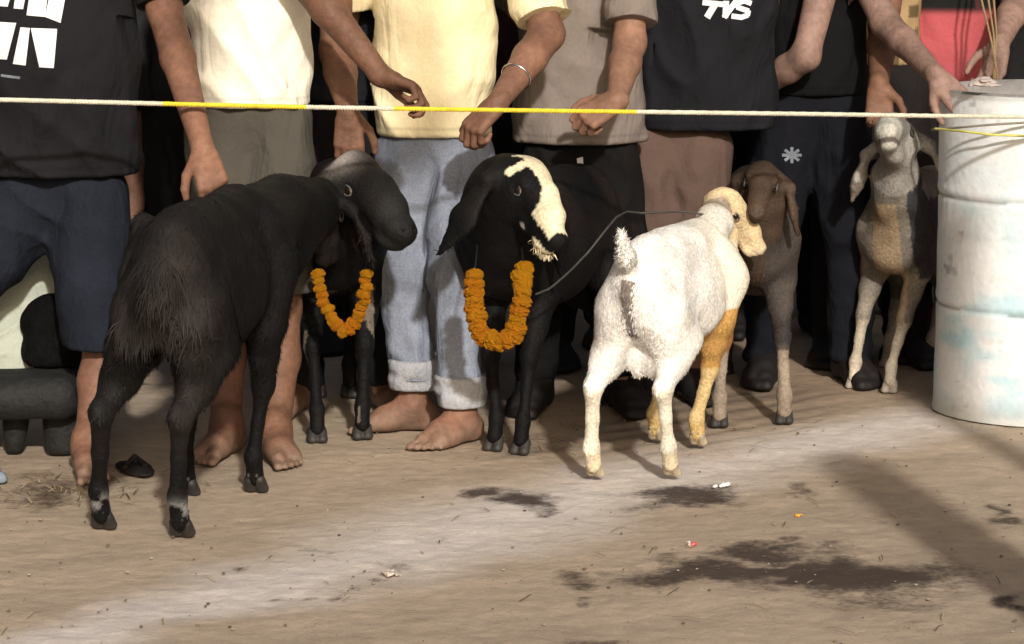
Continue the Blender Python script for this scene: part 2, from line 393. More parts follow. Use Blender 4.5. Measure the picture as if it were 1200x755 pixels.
crumple('candy_wrapper', 811, 640, .014, (.6, .14, .13), 'tiny red and white wrapper lying by the big dark stain', 'litter', seed=2, col2=(.7, .7, .65))
crumple('fallen_petal', 935, 605, .009, (.85, .4, .03), 'single orange petal on the ground near the stain', 'petal', seed=4)
crumple('torn_paper', 462, 674, .026, (.55, .47, .4), 'flat torn pale paper on the dusty ground in front', 'litter', flat=.2, seed=5)

# ------------------------------------------------------------ hair blades over a surface
def fur(V, Q, N, C, count, length, rg, flow, lift=.13, width=.0011, mask=None, jitter=.35):
    a, b, c, d = (V[Q[:, i]] for i in range(4)); ar = .5*np.linalg.norm(np.cross(c-a, d-b), axis=1)
    if mask is not None: ar = ar*mask(V[Q[:, 0]])
    f = rg.choice(len(Q), count, p=ar/ar.sum()); u, v = rg.random((2, count, 1))
    p = (a[f]*(1-u)+b[f]*u)*(1-v)+(d[f]*(1-u)+c[f]*u)*v; n = N[Q[f, 0]]; col = C[Q[f, 0]]*(.7+.7*rg.random((count, 1)))
    fl = flow(p)+rg.normal(0, jitter, (count, 3)); fl -= n*(fl*n).sum(1)[:, None]
    fl /= np.linalg.norm(fl, axis=1)[:, None]+1e-9
    L = (length(p) if callable(length) else np.full(count, length))[:, None]*(.5+.9*rg.random((count, 1)))
    d1 = fl+n*lift; d1 /= np.linalg.norm(d1, axis=1)[:, None]
    d2 = d1+np.array([0, 0, -.55]); d2 /= np.linalg.norm(d2, axis=1)[:, None]
    s = np.cross(d1, n); s /= np.linalg.norm(s, axis=1)[:, None]+1e-9
    w = width*(.6+.8*rg.random((count, 1)))
    p = p-n*.001
    VV = np.stack([p-s*w, p+s*w, p+d1*L*.5+s*w*.8, p+d1*L*.5-s*w*.8, p+d1*L*.5+d2*L*.5+s*w*.1, p+d1*L*.5+d2*L*.5-s*w*.1], 1).reshape(-1, 3)
    k = np.arange(count)[:, None]*6
    FF = np.concatenate([k+[0, 1, 2, 3], k+[3, 2, 4, 5]])
    return VV, FF, np.repeat(col, 6, 0)

# ------------------------------------------------------------ goats
def goat(label, H, hooves, poll, nose, colf, hair, tail='down', headup=(0, 0, 1), eardir=None, earlen=.17, earw=.028, fat=1.0,
         horn=False, male=False, hoofcol=(.03, .027, .024), seed=1, trunk_shift=(0, 0, 0), spine_yaw=None, neck_r=1.0, eye_in=0, hlen=.03, headscale=1.0, beard=None, tailpts=None, lg=1.0, hf=1.0):
    rg = np.random.default_rng(seed); s = H/.70
    hv = np.array([G(*h) if len(h) == 2 else np.array(h) for h in hooves])    # hind L, hind R, fore L, fore R
    hm, fm = (hv[0]+hv[1])/2, (hv[2]+hv[3])/2
    yaw = math.atan2(fm[1]-hm[1], fm[0]-hm[0]) if spine_yaw is None else spine_yaw
    c = (hm+fm)/2; c[2] = 0; c = c+np.array(trunk_shift)
    root = thing('goat', c, label, 'goat', 'goats tethered along the rope', yaw)
    ca, sa = math.cos(-yaw), math.sin(-yaw); Rl = np.array([[ca, -sa, 0], [sa, ca, 0], [0, 0, 1]])
    loc = lambda p: Rl@(np.asarray(p, float)-c)
    T = lambda x, y, z: np.array([x, y, z])*s
    f = Field(.0075); Y = (0, 1, 0); q = .84; s0 = s; q = .74
    class LF:
        cone = lambda _, a, b, ra, rb, *k, **kw: f.cone(a, b, ra*lg, rb*lg, *k, **kw)
        ell = lambda _, c_, r_, *k, **kw: f.ell(c_, np.array(r_)*lg, *k, **kw)
        chain = lambda _, p_, r_, *k, **kw: f.chain(p_, [x*lg for x in r_], *k, **kw)
    g = LF()
    f.cone(T(.20,0,.50), T(.02,0,.50), .125*s, .138*s*fat, .05, axis=Y, q=q)
    f.cone(T(.02,0,.485), T(-.13,0,.515), .138*s*fat, .128*s*fat, .05, axis=Y, q=.8)
    f.cone(T(-.13,0,.535), T(-.25,0,.555), .11*s, .10*s, .05, axis=Y, q=.8)
    f.cone(T(-.25,0,.55), T(-.325,0,.52), .092*s, .06*s, .04, axis=Y, q=.8)
    f.cone(T(.17,0,.62), T(-.2,0,.615), .055*s, .05*s, .05)
    f.ell(T(0,0,.455), T(.19,.115*fat,.105), .05)
    hl = []
    for i, sg in ((0, 1), (1, -1)):
        h = loc(hv[i]); nom = T(-.285, sg*.085, 0); e = h-nom; e[2] = 0
        a, b, hk, ft = T(-.255,sg*.045,.49)+e*.05, T(-.185,sg*.08,.385)+e*.3, T(-.335,sg*.082,.255)+e*.72, T(-.305,sg*.085,.085)+e
        g.cone(a, b, .072*s, .052*s, .04); g.cone(T(-.29,sg*.052,.45)+e*.1, (b+hk)/2, .062*s, .038*s, .04)
        g.cone(b, hk, .048*s, .025*s, .03); g.ell(hk+T(-.008,0,.004), T(.026,.02,.032), .012)
        g.chain([hk, (hk+ft)/2, ft], [.0235*s, .0165*s, .0175*s], .012); g.ell(ft, T(.023,.021,.026), .01)
        g.cone(ft, T(-.288,sg*.085,.032)+e, .0185*s, .021*s, .01); hl.append(T(-.28,sg*.085,0)+e)
    for i, sg in ((2, 1), (3, -1)):
        h = loc(hv[i]); nom = T(.21, sg*.078, 0); e = h-nom; e[2] = 0
        a, b, kn, ft = T(.205,sg*.062,.50)+e*.02, T(.165,sg*.074,.385)+e*.15, T(.205,sg*.078,.235)+e*.55, T(.20,sg*.078,.08)+e
        g.cone(T(.19,sg*.055,.56), a, .06*s, .07*s, .03, axis=Y, q=.8); g.cone(a, b, .068*s, .046*s, .03); g.chain([b, (b+kn)/2, kn], [.044*s, .03*s, .0245*s], .02)
        g.ell(kn+T(.004,0,0), T(.026,.023,.034), .012)
        g.chain([kn, (kn+ft)/2, ft], [.021*s, .0158*s, .0165*s], .01); g.ell(ft, T(.022,.02,.024), .01)
        g.cone(ft, T(.213,sg*.078,.032)+e, .018*s, .0205*s, .01); hl.append(T(.215,sg*.078,0)+e)
    if male:
        for sg in (1, -1): f.ell(T(-.235, sg*.022, .33), T(.035,.03,.06), .02)
    pl, no = loc(poll), loc(nose); hs = s*headscale
    d = nrm(no-pl); u = Rl@np.asarray(headup, float); u = nrm(u-d*(u@d)); sd_ = np.cross(u, d)    # sd_: goat's left
    HP = lambda x, y, z: pl+d*x*hs+sd_*y*hs+u*z*hs
    nb = T(.235,0,.575); nk = (nb+pl)*.5+T(.015,0,-.0)
    f.chain([T(.215,0,.55), nk, HP(.0,0,-.02)], [.108*s*neck_r, .078*s*neck_r, .056*s*neck_r], .04)
    f.chain([T(.26,0,.47), (T(.27,0,.47)+HP(.03,0,-.05))*.5, HP(.03,0,-.045)], [.085*s, .058*s*neck_r, .038*s*neck_r], .04)
    f.ell(HP(.028,0,.0), np.array([.06,.05,.052])*hs*(.5+.5*hf), .02, M=np.array([d, sd_, u]).T)
    f.chain([HP(.02,0,.012), HP(.09,0,.014), HP(.14,0,.006), HP(.19,0,-.008)], [x*hs*hf for x in (.045, .037, .032, .025)], .018, axis=sd_, q=.86)
    f.chain([HP(.035,0,-.04), HP(.10,0,-.034), HP(.165,0,-.028)], [x*hs*hf for x in (.036, .024, .016)], .016, axis=sd_, q=.8)
    f.ell(HP(.19,0,-.002), np.array([.026,.026,.021])*hs*hf, .01, M=np.array([d, sd_, u]).T)
    f.ell(HP(.17,0,-.038), np.array([.03,.021,.014])*hs*hf, .006, M=np.array([d, sd_, u]).T)
    for sg in (1, -1):
        f.ell(HP(.055, sg*.036, .024), np.array([.024,.014,.012])*hs, .01, M=np.array([d, sd_, u]).T)
        f.ell(HP(.062, sg*.05, .008), np.array([.014,.008,.009])*hs, .006, M=np.array([d, sd_, u]).T, sub=True)
        f.ell(HP(.212, sg*.013, .002), np.array([.008,.005,.004])*hs, .004, sub=True)
        f.cone(HP(.215, sg*.022*hf, -.019*hf), HP(.135, sg*.034*hf, -.024*hf), .0065, .004, .003, sub=True)
        ed = (eardir[0] if sg > 0 else eardir[1]) if eardir else (0, 0, -1)
        ed = nrm(Rl@np.asarray(ed, float)+sd_*sg*.22); ob = HP(-.005, sg*.047, .008); flat = nrm(np.cross(ed, d)) if abs(ed@d) < .95 else sd_
        o1 = ob+sd_*sg*.022*hs+ed*.03*hs; o2 = o1+ed*earlen*.5*hs; o3 = o2+ed*earlen*.42*hs
        f.cone(ob, o1, .014*hs, .02*hs, .012)
        f.cone(o1, o2, .02*hs, earw*hs, .008, axis=flat, q=.38); f.cone(o2, o3, earw*hs, .013*hs, .006, axis=flat, q=.38)
    if tailpts is not None:
        tp = [loc(t_) for t_ in tailpts]; tp = [T(-.33,0,.555)]+tp; f.chain(tp, list(np.linspace(.028, .014, len(tp))), .015)
    elif tail == 'down': f.chain([T(-.34,0,.58), T(-.40,0,.55), T(-.415,0,.45)], [.026*s, .022*s, .014*s], .015)
    elif tail == 'up': f.chain([T(-.34,0,.585), T(-.385,0,.63), T(-.40,.01,.69)], [.024*s, .021*s, .012*s], .015)
    def folds(p): return ((vnoise(p*14, seed)-.5)*.010+(vnoise(p*38, seed+1)-.5)*.004)*np.clip(p[:, 2]/(.42*s), .2, 1)
    V, Q = f.build(folds); N = vnormals(V, Q)
    # colour by position; hd = position in head frame
    rel = V-pl; hd = np.stack([rel@d, rel@sd_, rel@u], -1)/hs
    C = colf(V/s, hd, rg); C = C*(.8+.4*vnoise(V*25, seed+3))[:, None]
    obj('body', mesh('goat_body', V, Q, M_COAT, C), root)
    def flow(p):
        b_ = np.tile([-.6, 0, -.75], (len(p), 1)); hh = ((p-pl)@d)/hs; r_ = np.linalg.norm(p-pl, axis=1)
        b_[r_ < .2*hs] = -d*0+[0, 0, -.3]; m_ = (r_ < .22*hs); b_[m_] = -d*.0+b_[m_]+d*.6
        return b_
    def mask(p):
        r_ = np.linalg.norm(p-(pl+d*.12*hs), axis=1); low = p[:, 2] < .27*s
        return np.where(r_ < .1*hs, .25, 1)*np.where(low, .35, 1)
    def ln(p):
        r_ = np.linalg.norm(p-(pl+d*.12*hs), axis=1)
        thigh = np.exp(-((p[:, 0]/s+.3)/.12)**2)*(p[:, 2] > .33*s)
        return np.where(r_ < .155*hs, .0045, np.where(p[:, 2] < .25*s, .008, hlen*(.6+.35*thigh+.4*vnoise(p*9, seed))))
    fv, ff, fc = fur(V, Q, N, C, hair, ln, rg, flow, mask=mask)
    extra = [(fv, ff, fc)]
    if beard is not None:
        m_ = lambda p: np.exp(-(np.linalg.norm(p-HP(.165, 0, -.05), axis=1)/(.015*hs))**2)+1e-9
        extra.append(fur(V, Q, N, np.tile(beard, (len(V), 1)), 350, .026, rg, lambda p: np.tile([0, 0, -1.], (len(p), 1)), lift=.1, width=.0018, mask=m_, jitter=.25))
    if tail or tailpts is not None:
        tp = (T(-.40,0,.56) if tail != 'up' else T(-.39,0,.65)) if tailpts is None else tp[len(tp)//2]
        m_ = lambda p: np.exp(-(np.linalg.norm(p-tp, axis=1)/(.09*s))**2)*(p[:, 0] < -.34*s)+1e-9
        extra.append(fur(V, Q, N, C, 1300, .015 if tail == 'up' else .06, rg, lambda p: np.tile([-.3, 0, .9 if tail == 'up' else -1.], (len(p), 1)), lift=.35, width=.0013, mask=m_, jitter=.3))
    v_, q_ = join([(a_, b_) for a_, b_, _ in extra]); c_ = np.concatenate([x[2] for x in extra])
    obj('coat', mesh('goat_fur', v_, q_, M_HAIR, c_), root, kind='stuff')
    # hooves: two claws each
    hf = Field(.0035)
    for sg in (1, -1):
        hf.cone(np.array([-.004, sg*.0115, .03])*s, np.array([.012, sg*.0125, .008])*s, .0125*s, .0145*s, .002)
        hf.ell(np.array([-.02, sg*.009, .042])*s, np.array([.006, .005, .007])*s, .002)
    hvv, hq = hf.build(zmin=0.0); hm_ = mesh('goat_hoof', hvv, hq, M_HOOF, np.tile(hoofcol, (len(hvv), 1)))
    for h in hl:
        o = obj('hoof', hm_, root); o.location = (h[0]-.004, h[1], -.002)
    ev, eq = Field(.0025).ell((0, 0, 0), np.array([.0125]*3)*hs, .001).build(); em = mesh('goat_eye', ev, eq, M_EYE)
    for sg in (1, -1):
        o = obj('eye', em, root); o.location = tuple(HP(.060, sg*(.037+eye_in), .008))
        w = []; ctr = HP(.060, sg*.0465, .008)
        for k in range(17):
            a_ = k/16*6.2832; w.append(ctr+(d*math.cos(a_)*.0145+u*math.sin(a_)*.0095)*hs)
        tv, tq = tube(w, .0022*hs, 6); obj('eyelid', polymesh('eyelid', tv, tq, M_EYEW, True), o).location = tuple(-np.array(o.location))
    if horn:
        for sg in (1, -1):
            pts = [HP(.005-.02*t_-.06*t_*t_, sg*(.022+.02*t_), .04+.06*t_-.02*t_*t_) for t_ in np.linspace(0, 1, 7)]
            tv, tq = tube(pts, [.013*hs*(1-.75*t_) for t_ in np.linspace(0, 1, 7)], 8)
            obj('horn', polymesh('horn', tv, tq, M_HORN, True), root)
    return dict(root=root, T=T, HP=HP, loc=loc, V=V, Q=Q, Rl=Rl, c=c)

BLACK = np.array([.0042, .004, .0042])
def black(V, hd, rg, patch=None):
    C = np.tile(BLACK, (len(V), 1)); br = vnoise(V*6, 2)[:, None]
    C = C*(.6+.8*br)+np.array([.012, .008, .006])*np.clip(vnoise(V*7+3, 4)-.62, 0, 1)[:, None]*3
    return C
def col1(V, hd, rg):
    C = black(V, hd, rg)
    # browner, greyer hair on thighs and rump
    t = np.exp(-((V[:, 0]+.3)/.13)**2)*np.exp(-((V[:, 2]-.40)/.16)**2)*vnoise(V*[9, 22, 4], 9)
    C += t[:, None]*np.array([.012, .010, .009])
    fl = np.exp(-((V[:, 2]-.062)/.016)**2)*(vnoise(V*40, 5) > .5)*(V[:, 0] < 0)
    return C+fl[:, None]*.25
def col2(V, hd, rg):
    C = black(V, hd, rg)
    w = np.exp(-(np.linalg.norm(hd-np.array([.0, -.03, .045]), axis=1)/.032)**2); C += w[:, None]*np.array([.33, .3, .28])
    st = (vnoise(V*[30, 30, 3], 7) > .72)*(V[:, 2] < .38)*(V[:, 0] > .1); C += st[:, None]*np.array([.15, .12, .09])
    mz = np.exp(-((hd[:, 0]-.17)/.05)**2)*(np.abs(hd[:, 1]) < .06); return C+mz[:, None]*.012
def col3(V, hd, rg):
    C = black(V, hd, rg); wob = (vnoise(V*30, 4)-.5)*.012
    on = (hd[:, 0] > -.03) & (hd[:, 0] < .215)
    blaze = on & (np.abs(hd[:, 1]+.004+wob) < .024+.008*(hd[:, 0] > .12)) & (hd[:, 2] > -.004) & (hd[:, 0] < .2)
    brow = on & (np.abs(hd[:, 0]-.02) < .010) & (hd[:, 2] > .015)
    chin = (hd[:, 0] > .15) & (hd[:, 0] < .205) & (hd[:, 2] < -.034) & (np.abs(hd[:, 1]) < .03)
    cheek = np.linalg.norm(hd-np.array([.11, .035, -.05]), axis=1) < .018
    cheek |= np.linalg.norm(hd-np.array([.11, -.035, -.05]), axis=1) < .018
    C[blaze | brow | chin] = (.72, .64, .44); C[cheek] = (.35, .3, .28)
    return C
def col4(V, hd, rg):
    C = np.tile([.80, .775, .73], (len(V), 1))
    y = np.clip((V[:, 0]+.02)*4, 0, 1)*np.clip(vnoise(V*5, 3)*1.4, 0, 1); C = C*(1-y[:, None]*.7)+np.array([.74, .62, .40])*y[:, None]*.7
    front = (V[:, 0] > .08) & (V[:, 2] < .42); C[front] = (.55, .32, .10)
    front = (V[:, 0] > .08) & (V[:, 2] < .24); C[front] = (.6, .45, .22)
    leg = (V[:, 2] < .26) & (V[:, 0] < .08); C[leg] = C[leg]*[.93, .88, .76]
    line = (np.abs(V[:, 1]) < .013+.008*vnoise(V*20, 6)) & (V[:, 0] < -.31) & (V[:, 2] > .40) & (V[:, 2] < .56) & (V[:, 1] > -.02); C[line] = (.2, .17, .15)
    hk = (V[:, 2] < .07); C[hk] = C[hk]*[.93, .88, .76]
    hw = np.clip((.19-np.linalg.norm(hd-np.array([.07, 0, 0]), axis=1)+(vnoise(V*30, 9)-.5)*.05)/.09, 0, 1)[:, None]; C = C*(1-hw)+np.array([.60, .47, .28])*hw; h_ = hw[:, 0] > .6
    nk = (V[:, 0] > .2) & (V[:, 2] > .55) & ~h_; C[nk] = C[nk]*.92+np.array([.2, .2, .2])*.08
    e = (np.abs(hd[:, 1]) > .055) & (hd[:, 0] < .06) & h_; C[e] = (.36, .29, .22)
    return C
def col5(V, hd, rg):
    n = vnoise(V*8, 3)[:, None]; C = np.array([.055, .036, .025])*(.3+1.4*n)
    bd = np.linalg.norm(hd-np.array([.07, 0, 0]), axis=1) > .19; low = np.clip((.24-V[:, 2])*20, 0, 1)[:, None]*(vnoise(V*[12, 12, 7], 8) > .35)[:, None]; C = C*(1-low)+np.array([.26, .21, .16])*low
    inner = (bd & (V[:, 0] > .1) & (V[:, 1] < -.035) & (V[:, 2] < .45) & (V[:, 2] > .2))[:, None]; C = np.where(inner, np.array([.22, .10, .045])*(.6+.6*n), C)
    dk = (bd & (V[:, 0] > .1) & (V[:, 1] > .03) & (V[:, 2] > .2))[:, None]*.8; C = C*(1-dk)+np.array([.045, .04, .037])*dk*(.5+n)
    return C
def col6(V, hd, rg):
    n = vnoise(V*9, 5)[:, None]; C = np.array([.23, .20, .165])*(.45+.9*n)
    st = ((np.abs(V[:, 1]) < .045) & (V[:, 0] > .12) & (V[:, 2] < .62))[:, None]; C = np.where(st, np.array([.34, .25, .16])*(.7+.5*n), C)
    dk = ((V[:, 1] > .075) & (V[:, 2] > .36))[:, None]; C = np.where(dk, np.array([.05, .05, .055])*(.6+.6*n), C)
    low = ((V[:, 2] < .22))[:, None]; C = np.where(low, np.array([.45, .39, .31])*(.6+.6*n), C)
    h_ = np.linalg.norm(hd-np.array([.07, 0, 0]), axis=1) < .15
    C[h_] = (np.array([.33, .31, .28])*(.65+.6*n))[h_]
    top = np.linalg.norm(hd-np.array([.01, .0, .045]), axis=1) < .035; C[top] = (.5, .49, .43)
    mo = h_ & (hd[:, 0] > .12) & (np.abs(hd[:, 2]+.026) < .006); C[mo] = (.14, .12, .11); mz = h_ & (hd[:, 0] > .15); C[mz & ~mo] = (.42, .41, .36)
    return C

g1 = goat('big shaggy black goat seen from behind at left, a hand on its back', .76,
     [(120, 620), (212, 629), (219, 581), (299, 577)], P(372, 232, 7.48), P(386, 300, 7.62), col1, 60000, tail='down', fat=.86, seed=11,
     headup=(.3, 1, .2), tailpts=[P(168, 262, 6.66), P(150, 320, 6.64), P(138, 368, 6.64)], hlen=.027, neck_r=1.0, earlen=.13, trunk_shift=(.075, .0, 0), lg=1.0, spine_yaw=R(79),
     eardir=[(-.2, 0, -1), (.2, 0, -1)])
g2 = goat('black goat facing right in profile wearing the thin marigold garland', .70,
     [P(410, 470, 8.35), P(372, 470, 8.35), (425, 513), (372, 517)], P(408, 212, 7.62), P(478, 272, 7.42), col2, 30000, tail=None, seed=12,
     headup=(.3, -.2, 1), earlen=.15, earw=.045, hlen=.011, hf=1.28, headscale=1.28, neck_r=1.25, eardir=[(-.3, 0, -1), (-.12, -.25, -1)], horn=False)
for h_ in (0,): pass
g3 = goat('black goat with a white blaze down its face and a thick marigold garland', .70,
     [P(742, 500, 8.1), P(700, 500, 8.25), (611, 531), (580, 527)], P(609, 209, 7.42), P(660, 288, 7.24), col3, 32000, tail=None, seed=13,
     headup=(.6, -.5, .6), earlen=.2, earw=.04, hlen=.013, hf=1.1, headscale=1.15, fat=1.1, trunk_shift=(-.05, 0, 0), beard=(.7, .62, .42), eardir=[(0, .1, -1), (-.45, .1, -1)], neck_r=1.35)
g4 = goat('white goat with raised tail seen from behind, nearest of the pale goats', .60,
     [(696, 563), (786, 562), (768, 520), (817, 526)], P(842, 234, 7.88), P(884, 282, 7.9), col4, 60000, tail='up', seed=14,
     headup=(.5, -.1, .9), earlen=.13, hlen=.013, lg=1.12, headscale=1.02, hf=.95, trunk_shift=(.05, 0, .01), male=True, spine_yaw=R(66), hoofcol=(.42, .35, .24), eardir=[(0, 0, -1), (.25, 0, -1)], fat=.98, neck_r=.6)
g5 = goat('mottled brown goat with dark legs standing behind the white goat', .64,
     [P(905, 470, 8.75), P(850, 470, 8.75), (919, 495), (843, 499)], P(893, 208, 8.0), P(884, 262, 7.78), col5, 30000, tail=None, seed=15,
     headup=(0, -1, .7), earlen=.14, hlen=.014, fat=1.15, lg=1.1)
g6 = goat('grey tan goat with its head held up beside the white drum', .61,
     [P(1090, 440, 8.85), P(1040, 440, 8.85), (1043, 459), (1001, 454)], P(1052, 168, 8.34), P(1037, 150, 8.11), col6, 26000, tail=None, seed=16,
     headup=(-.1, .3, 1), earlen=.13, earw=.042, hlen=.008, hf=1.15, headscale=1.25, fat=.9, neck_r=.9, trunk_shift=(.055, 0, 0), hoofcol=(.3, .26, .22), eardir=[(.35, 0, -1), (-.1, 0, -1)])

# ------------------------------------------------------------ marigold garlands
def marigold_mesh():
    V, Q = Field(.075).ell((0, 0, 0), (1, 1, .85), .01).build()
    d = V/np.linalg.norm(V, axis=1)[:, None]
    n1 = 1-2*np.abs(vnoise(d*3.3+4, 3)-.5); n2 = 1-2*np.abs(vnoise(d*7.5+9, 5)-.5)
    V = V*(1+.42*(n1-.75)+.3*(n2-.75))[:, None]
    return mesh('marigold', V, Q, M_MARI)
MG = marigold_mesh()
def vary(m, lo, hi):
    t = m.node_tree; b = t.nodes['Principled BSDF']; src = b.inputs['Base Color'].links[0].from_socket
    oi = t.nodes.new('ShaderNodeObjectInfo'); mr = t.nodes.new('ShaderNodeMapRange'); mr.inputs[3].default_value = lo; mr.inputs[4].default_value = hi; t.links.new(oi.outputs['Random'], mr.inputs[0])
    hs = t.nodes.new('ShaderNodeHueSaturation'); t.links.new(src, hs.inputs['Color']); t.links.new(mr.outputs[0], hs.inputs['Hue']); t.links.new(hs.outputs[0], b.inputs['Base Color'])
vary(M_MARI, .487, .507)
def garland(label, pts, r, step, seed, back):
    rg = np.random.default_rng(seed); pts = [np.array(p) for p in pts]
    root = thing('garland', pts[0], label, 'garland', 'marigold garlands on the goats'); o0 = pts[0]
    # catmull-rom
    fine = []
    for i in range(len(pts)-1):
        p0, p1, p2, p3 = pts[max(i-1, 0)], pts[i], pts[i+1], pts[min(i+2, len(pts)-1)]
        for t in np.linspace(0, 1, 24, endpoint=False):
            fine.append(.5*((2*p1)+(-p0+p2)*t+(2*p0-5*p1+4*p2-p3)*t*t+(-p0+3*p1-3*p2+p3)*t**3))
    fine.append(pts[-1]); acc = 0; last = fine[0]; n = 0
    for p in fine:
        acc += np.linalg.norm(p-last); last = p
        if acc >= step or n == 0:
            acc = 0; n += 1; q = p+rg.normal(0, .002, 3)
            o = obj('marigold', MG, root); o.location = tuple(q-o0); sc = r*rg.uniform(.88, 1.12)
            o.scale = (sc, sc, sc*.85); 
            i_ = min(range(len(fine)), key=lambda q_: np.linalg.norm(fine[q_]-p)); tg = Vector(fine[min(i_+3, len(fine)-1)]-fine[max(i_-3, 0)])
            o.rotation_euler = (tg.to_track_quat('Z', 'Y').to_matrix() @ Matrix.Rotation(rg.uniform(-3, 3), 3, 'Z') @ Matrix.Rotation(rg.uniform(-.25, .25), 3, 'X')).to_euler()
    tv, tq = tube([p-o0 for p in [*fine[::6], fine[-1], *[np.array(b) for b in back], fine[0]]], .0022, 6)
    me = polymesh('string', tv, tq, M_CORD, True); obj('string', me, root)
garland('thin marigold garland hanging from the profile goat\'s neck', [P(372, 322, 7.56), P(378, 346, 7.55), P(390, 374, 7.53), P(405, 388, 7.52), P(420, 372, 7.52), P(428, 346, 7.5), P(429, 318, 7.5)], .0165, .0165, 1,
        [P(425, 290, 7.6), P(410, 270, 7.75), P(380, 280, 7.75)])
garland('thick marigold garland on the goat with the white blaze', [P(556, 322, 7.36), P(556, 350, 7.35), P(559, 378, 7.33), P(568, 396, 7.3), P(585, 402, 7.28), P(601, 394, 7.28), P(606, 376, 7.28), P(612, 352, 7.28), P(613, 330, 7.3), P(614, 313, 7.32)], .0235, .020, 2,
        [P(610, 280, 7.45), P(590, 250, 7.6), P(560, 280, 7.5)])

# ------------------------------------------------------------ people
SK = {'a': (.205, .103, .066), 'b': (.165, .082, .05), 'c': (.24, .13, .087), 'd': (.235, .148, .118)}
def hand(f, w, d, n, side, curl=(.35, .6, .5), spread=1.0, k=.9, thumb=.5):
    """wrist w, pointing d, palm faces n, thumb towards side"""
    d = nrm(d); n = np.asarray(n, float); n = nrm(n-d*(n@d)); s = np.cross(n, d)*side
    B = lambda x, y, z: w+(d*x+s*y+n*z)*k
    offs = (.029, .010, -.010, -.028); Ls = (.086, .089, .085, .078); fl = ((.040, .024, .019), (.045, .027, .020), (.041, .025, .019), (.031, .019, .017))
    f.cone(w-d*.01, B(.03, 0, 0), .0245*k, .023*k, .012)
    for i in range(4):
        b = B(Ls[i], offs[i], 0); f.cone(B(.02, offs[i]*.65, 0), b, .0155*k, .0115*k, .010)
        a = 0; sp = offs[i]*2.2*spread; p = b
        for j in range(3):
            a += curl[j]*(1+.12*(i-1)); dd = nrm(d*math.cos(a)+n*math.sin(a)+s*sp*math.cos(a)); q = p+dd*fl[i][j]*k
            r0, r1 = (.0098, .0092, .0085, .0075)[j]*k, (.0092, .0085, .0075, .006)[j]*k
            if i == 3: r0 *= .88; r1 *= .88
            f.cone(p, q, r0, r1, .003); p = q
    b0 = B(.018, .022, .006); b1 = b0+nrm(d*.75+s*(.75)+n*.35)*.042*k; b2 = b1+nrm(d*.9+s*(.5-.3*thumb)+n*.5*thumb)*.032*k; b3 = b2+nrm(d*.95+s*(.25-.4*thumb)+n*.6*thumb)*.026*k
    f.cone(b0, b1, .016*k, .012*k, .012); f.cone(b1, b2, .0115*k, .0105*k, .003); f.cone(b2, b3, .0105*k, .008*k, .003)
def foot(f, ank, d, L=.25, side=1, toes=True):
    d = nrm([d[0], d[1], 0]); s = np.array([-d[1], d[0], 0])*side      # s: towards the big toe
    g = np.array([ank[0], ank[1], 0]); B = lambda x, y, z: g+d*x+s*y+np.array([0, 0, z])
    f.cone(ank, B(.005, 0, .06), .038, .036, .02); f.ell(B(-.035, 0, .034), (.036, .034, .034), .02)
    f.cone(B(.0, .0, .06), B(.085, .008, .042), .036, .027, .03); f.cone(B(-.02, -.004, .028), B(.11, -.02, .02), .026, .02, .03)
    f.cone(B(.07, .015, .03), B(.135, .02, .021), .026, .019, .02); f.cone(B(.06, -.01, .028), B(.125, -.022, .018), .026, .016, .02)
    for i, (y, x0, l, r) in enumerate(((.027, .145, .04, .0125), (.009, .15, .034, .0095), (-.006, .145, .03, .009), (-.02, .136, .026, .0085), (-.033, .124, .022, .008))):
        f.cone(B(x0-.015, y*.95, .016), B(x0+l-.012, y*1.1, .0095), r*.92, r*.9, .0015)
def head(f, c, yaw, s=1.0):
    d = np.array([math.cos(yaw), math.sin(yaw), 0]); r = np.array([-d[1], d[0], 0]); M = np.array([d, r, (0, 0, 1)]).T
    B = lambda x, y, z: c+d*x+r*y+np.array([0, 0, z])
    f.ell(B(-.01, 0, .03), (.098, .076, .10), .03, M=M); f.ell(B(.02, 0, -.035), (.07, .062, .085), .03, M=M)
    f.cone(B(.05, 0, -.085), B(.065, 0, -.08), .03, .02, .02); f.cone(B(.082, 0, .02), B(.105, 0, -.018), .010, .015, .012)
    f.ell(B(.085, 0, -.055), (.014, .024, .009), .006, M=M)
    for sg in (1, -1):
        f.ell(B(.088, sg*.032, .018), (.014, .017, .011), .006, M=M, sub=True); f.ell(B(.082, sg*.032, .016), (.012, .013, .009), .003, M=M)
        f.ell(B(.082, sg*.033, .038), (.014, .022, .007), .01, M=M); f.ell(B(-.005, sg*.078, .0), (.018, .008, .03), .008, M=M)
    return B

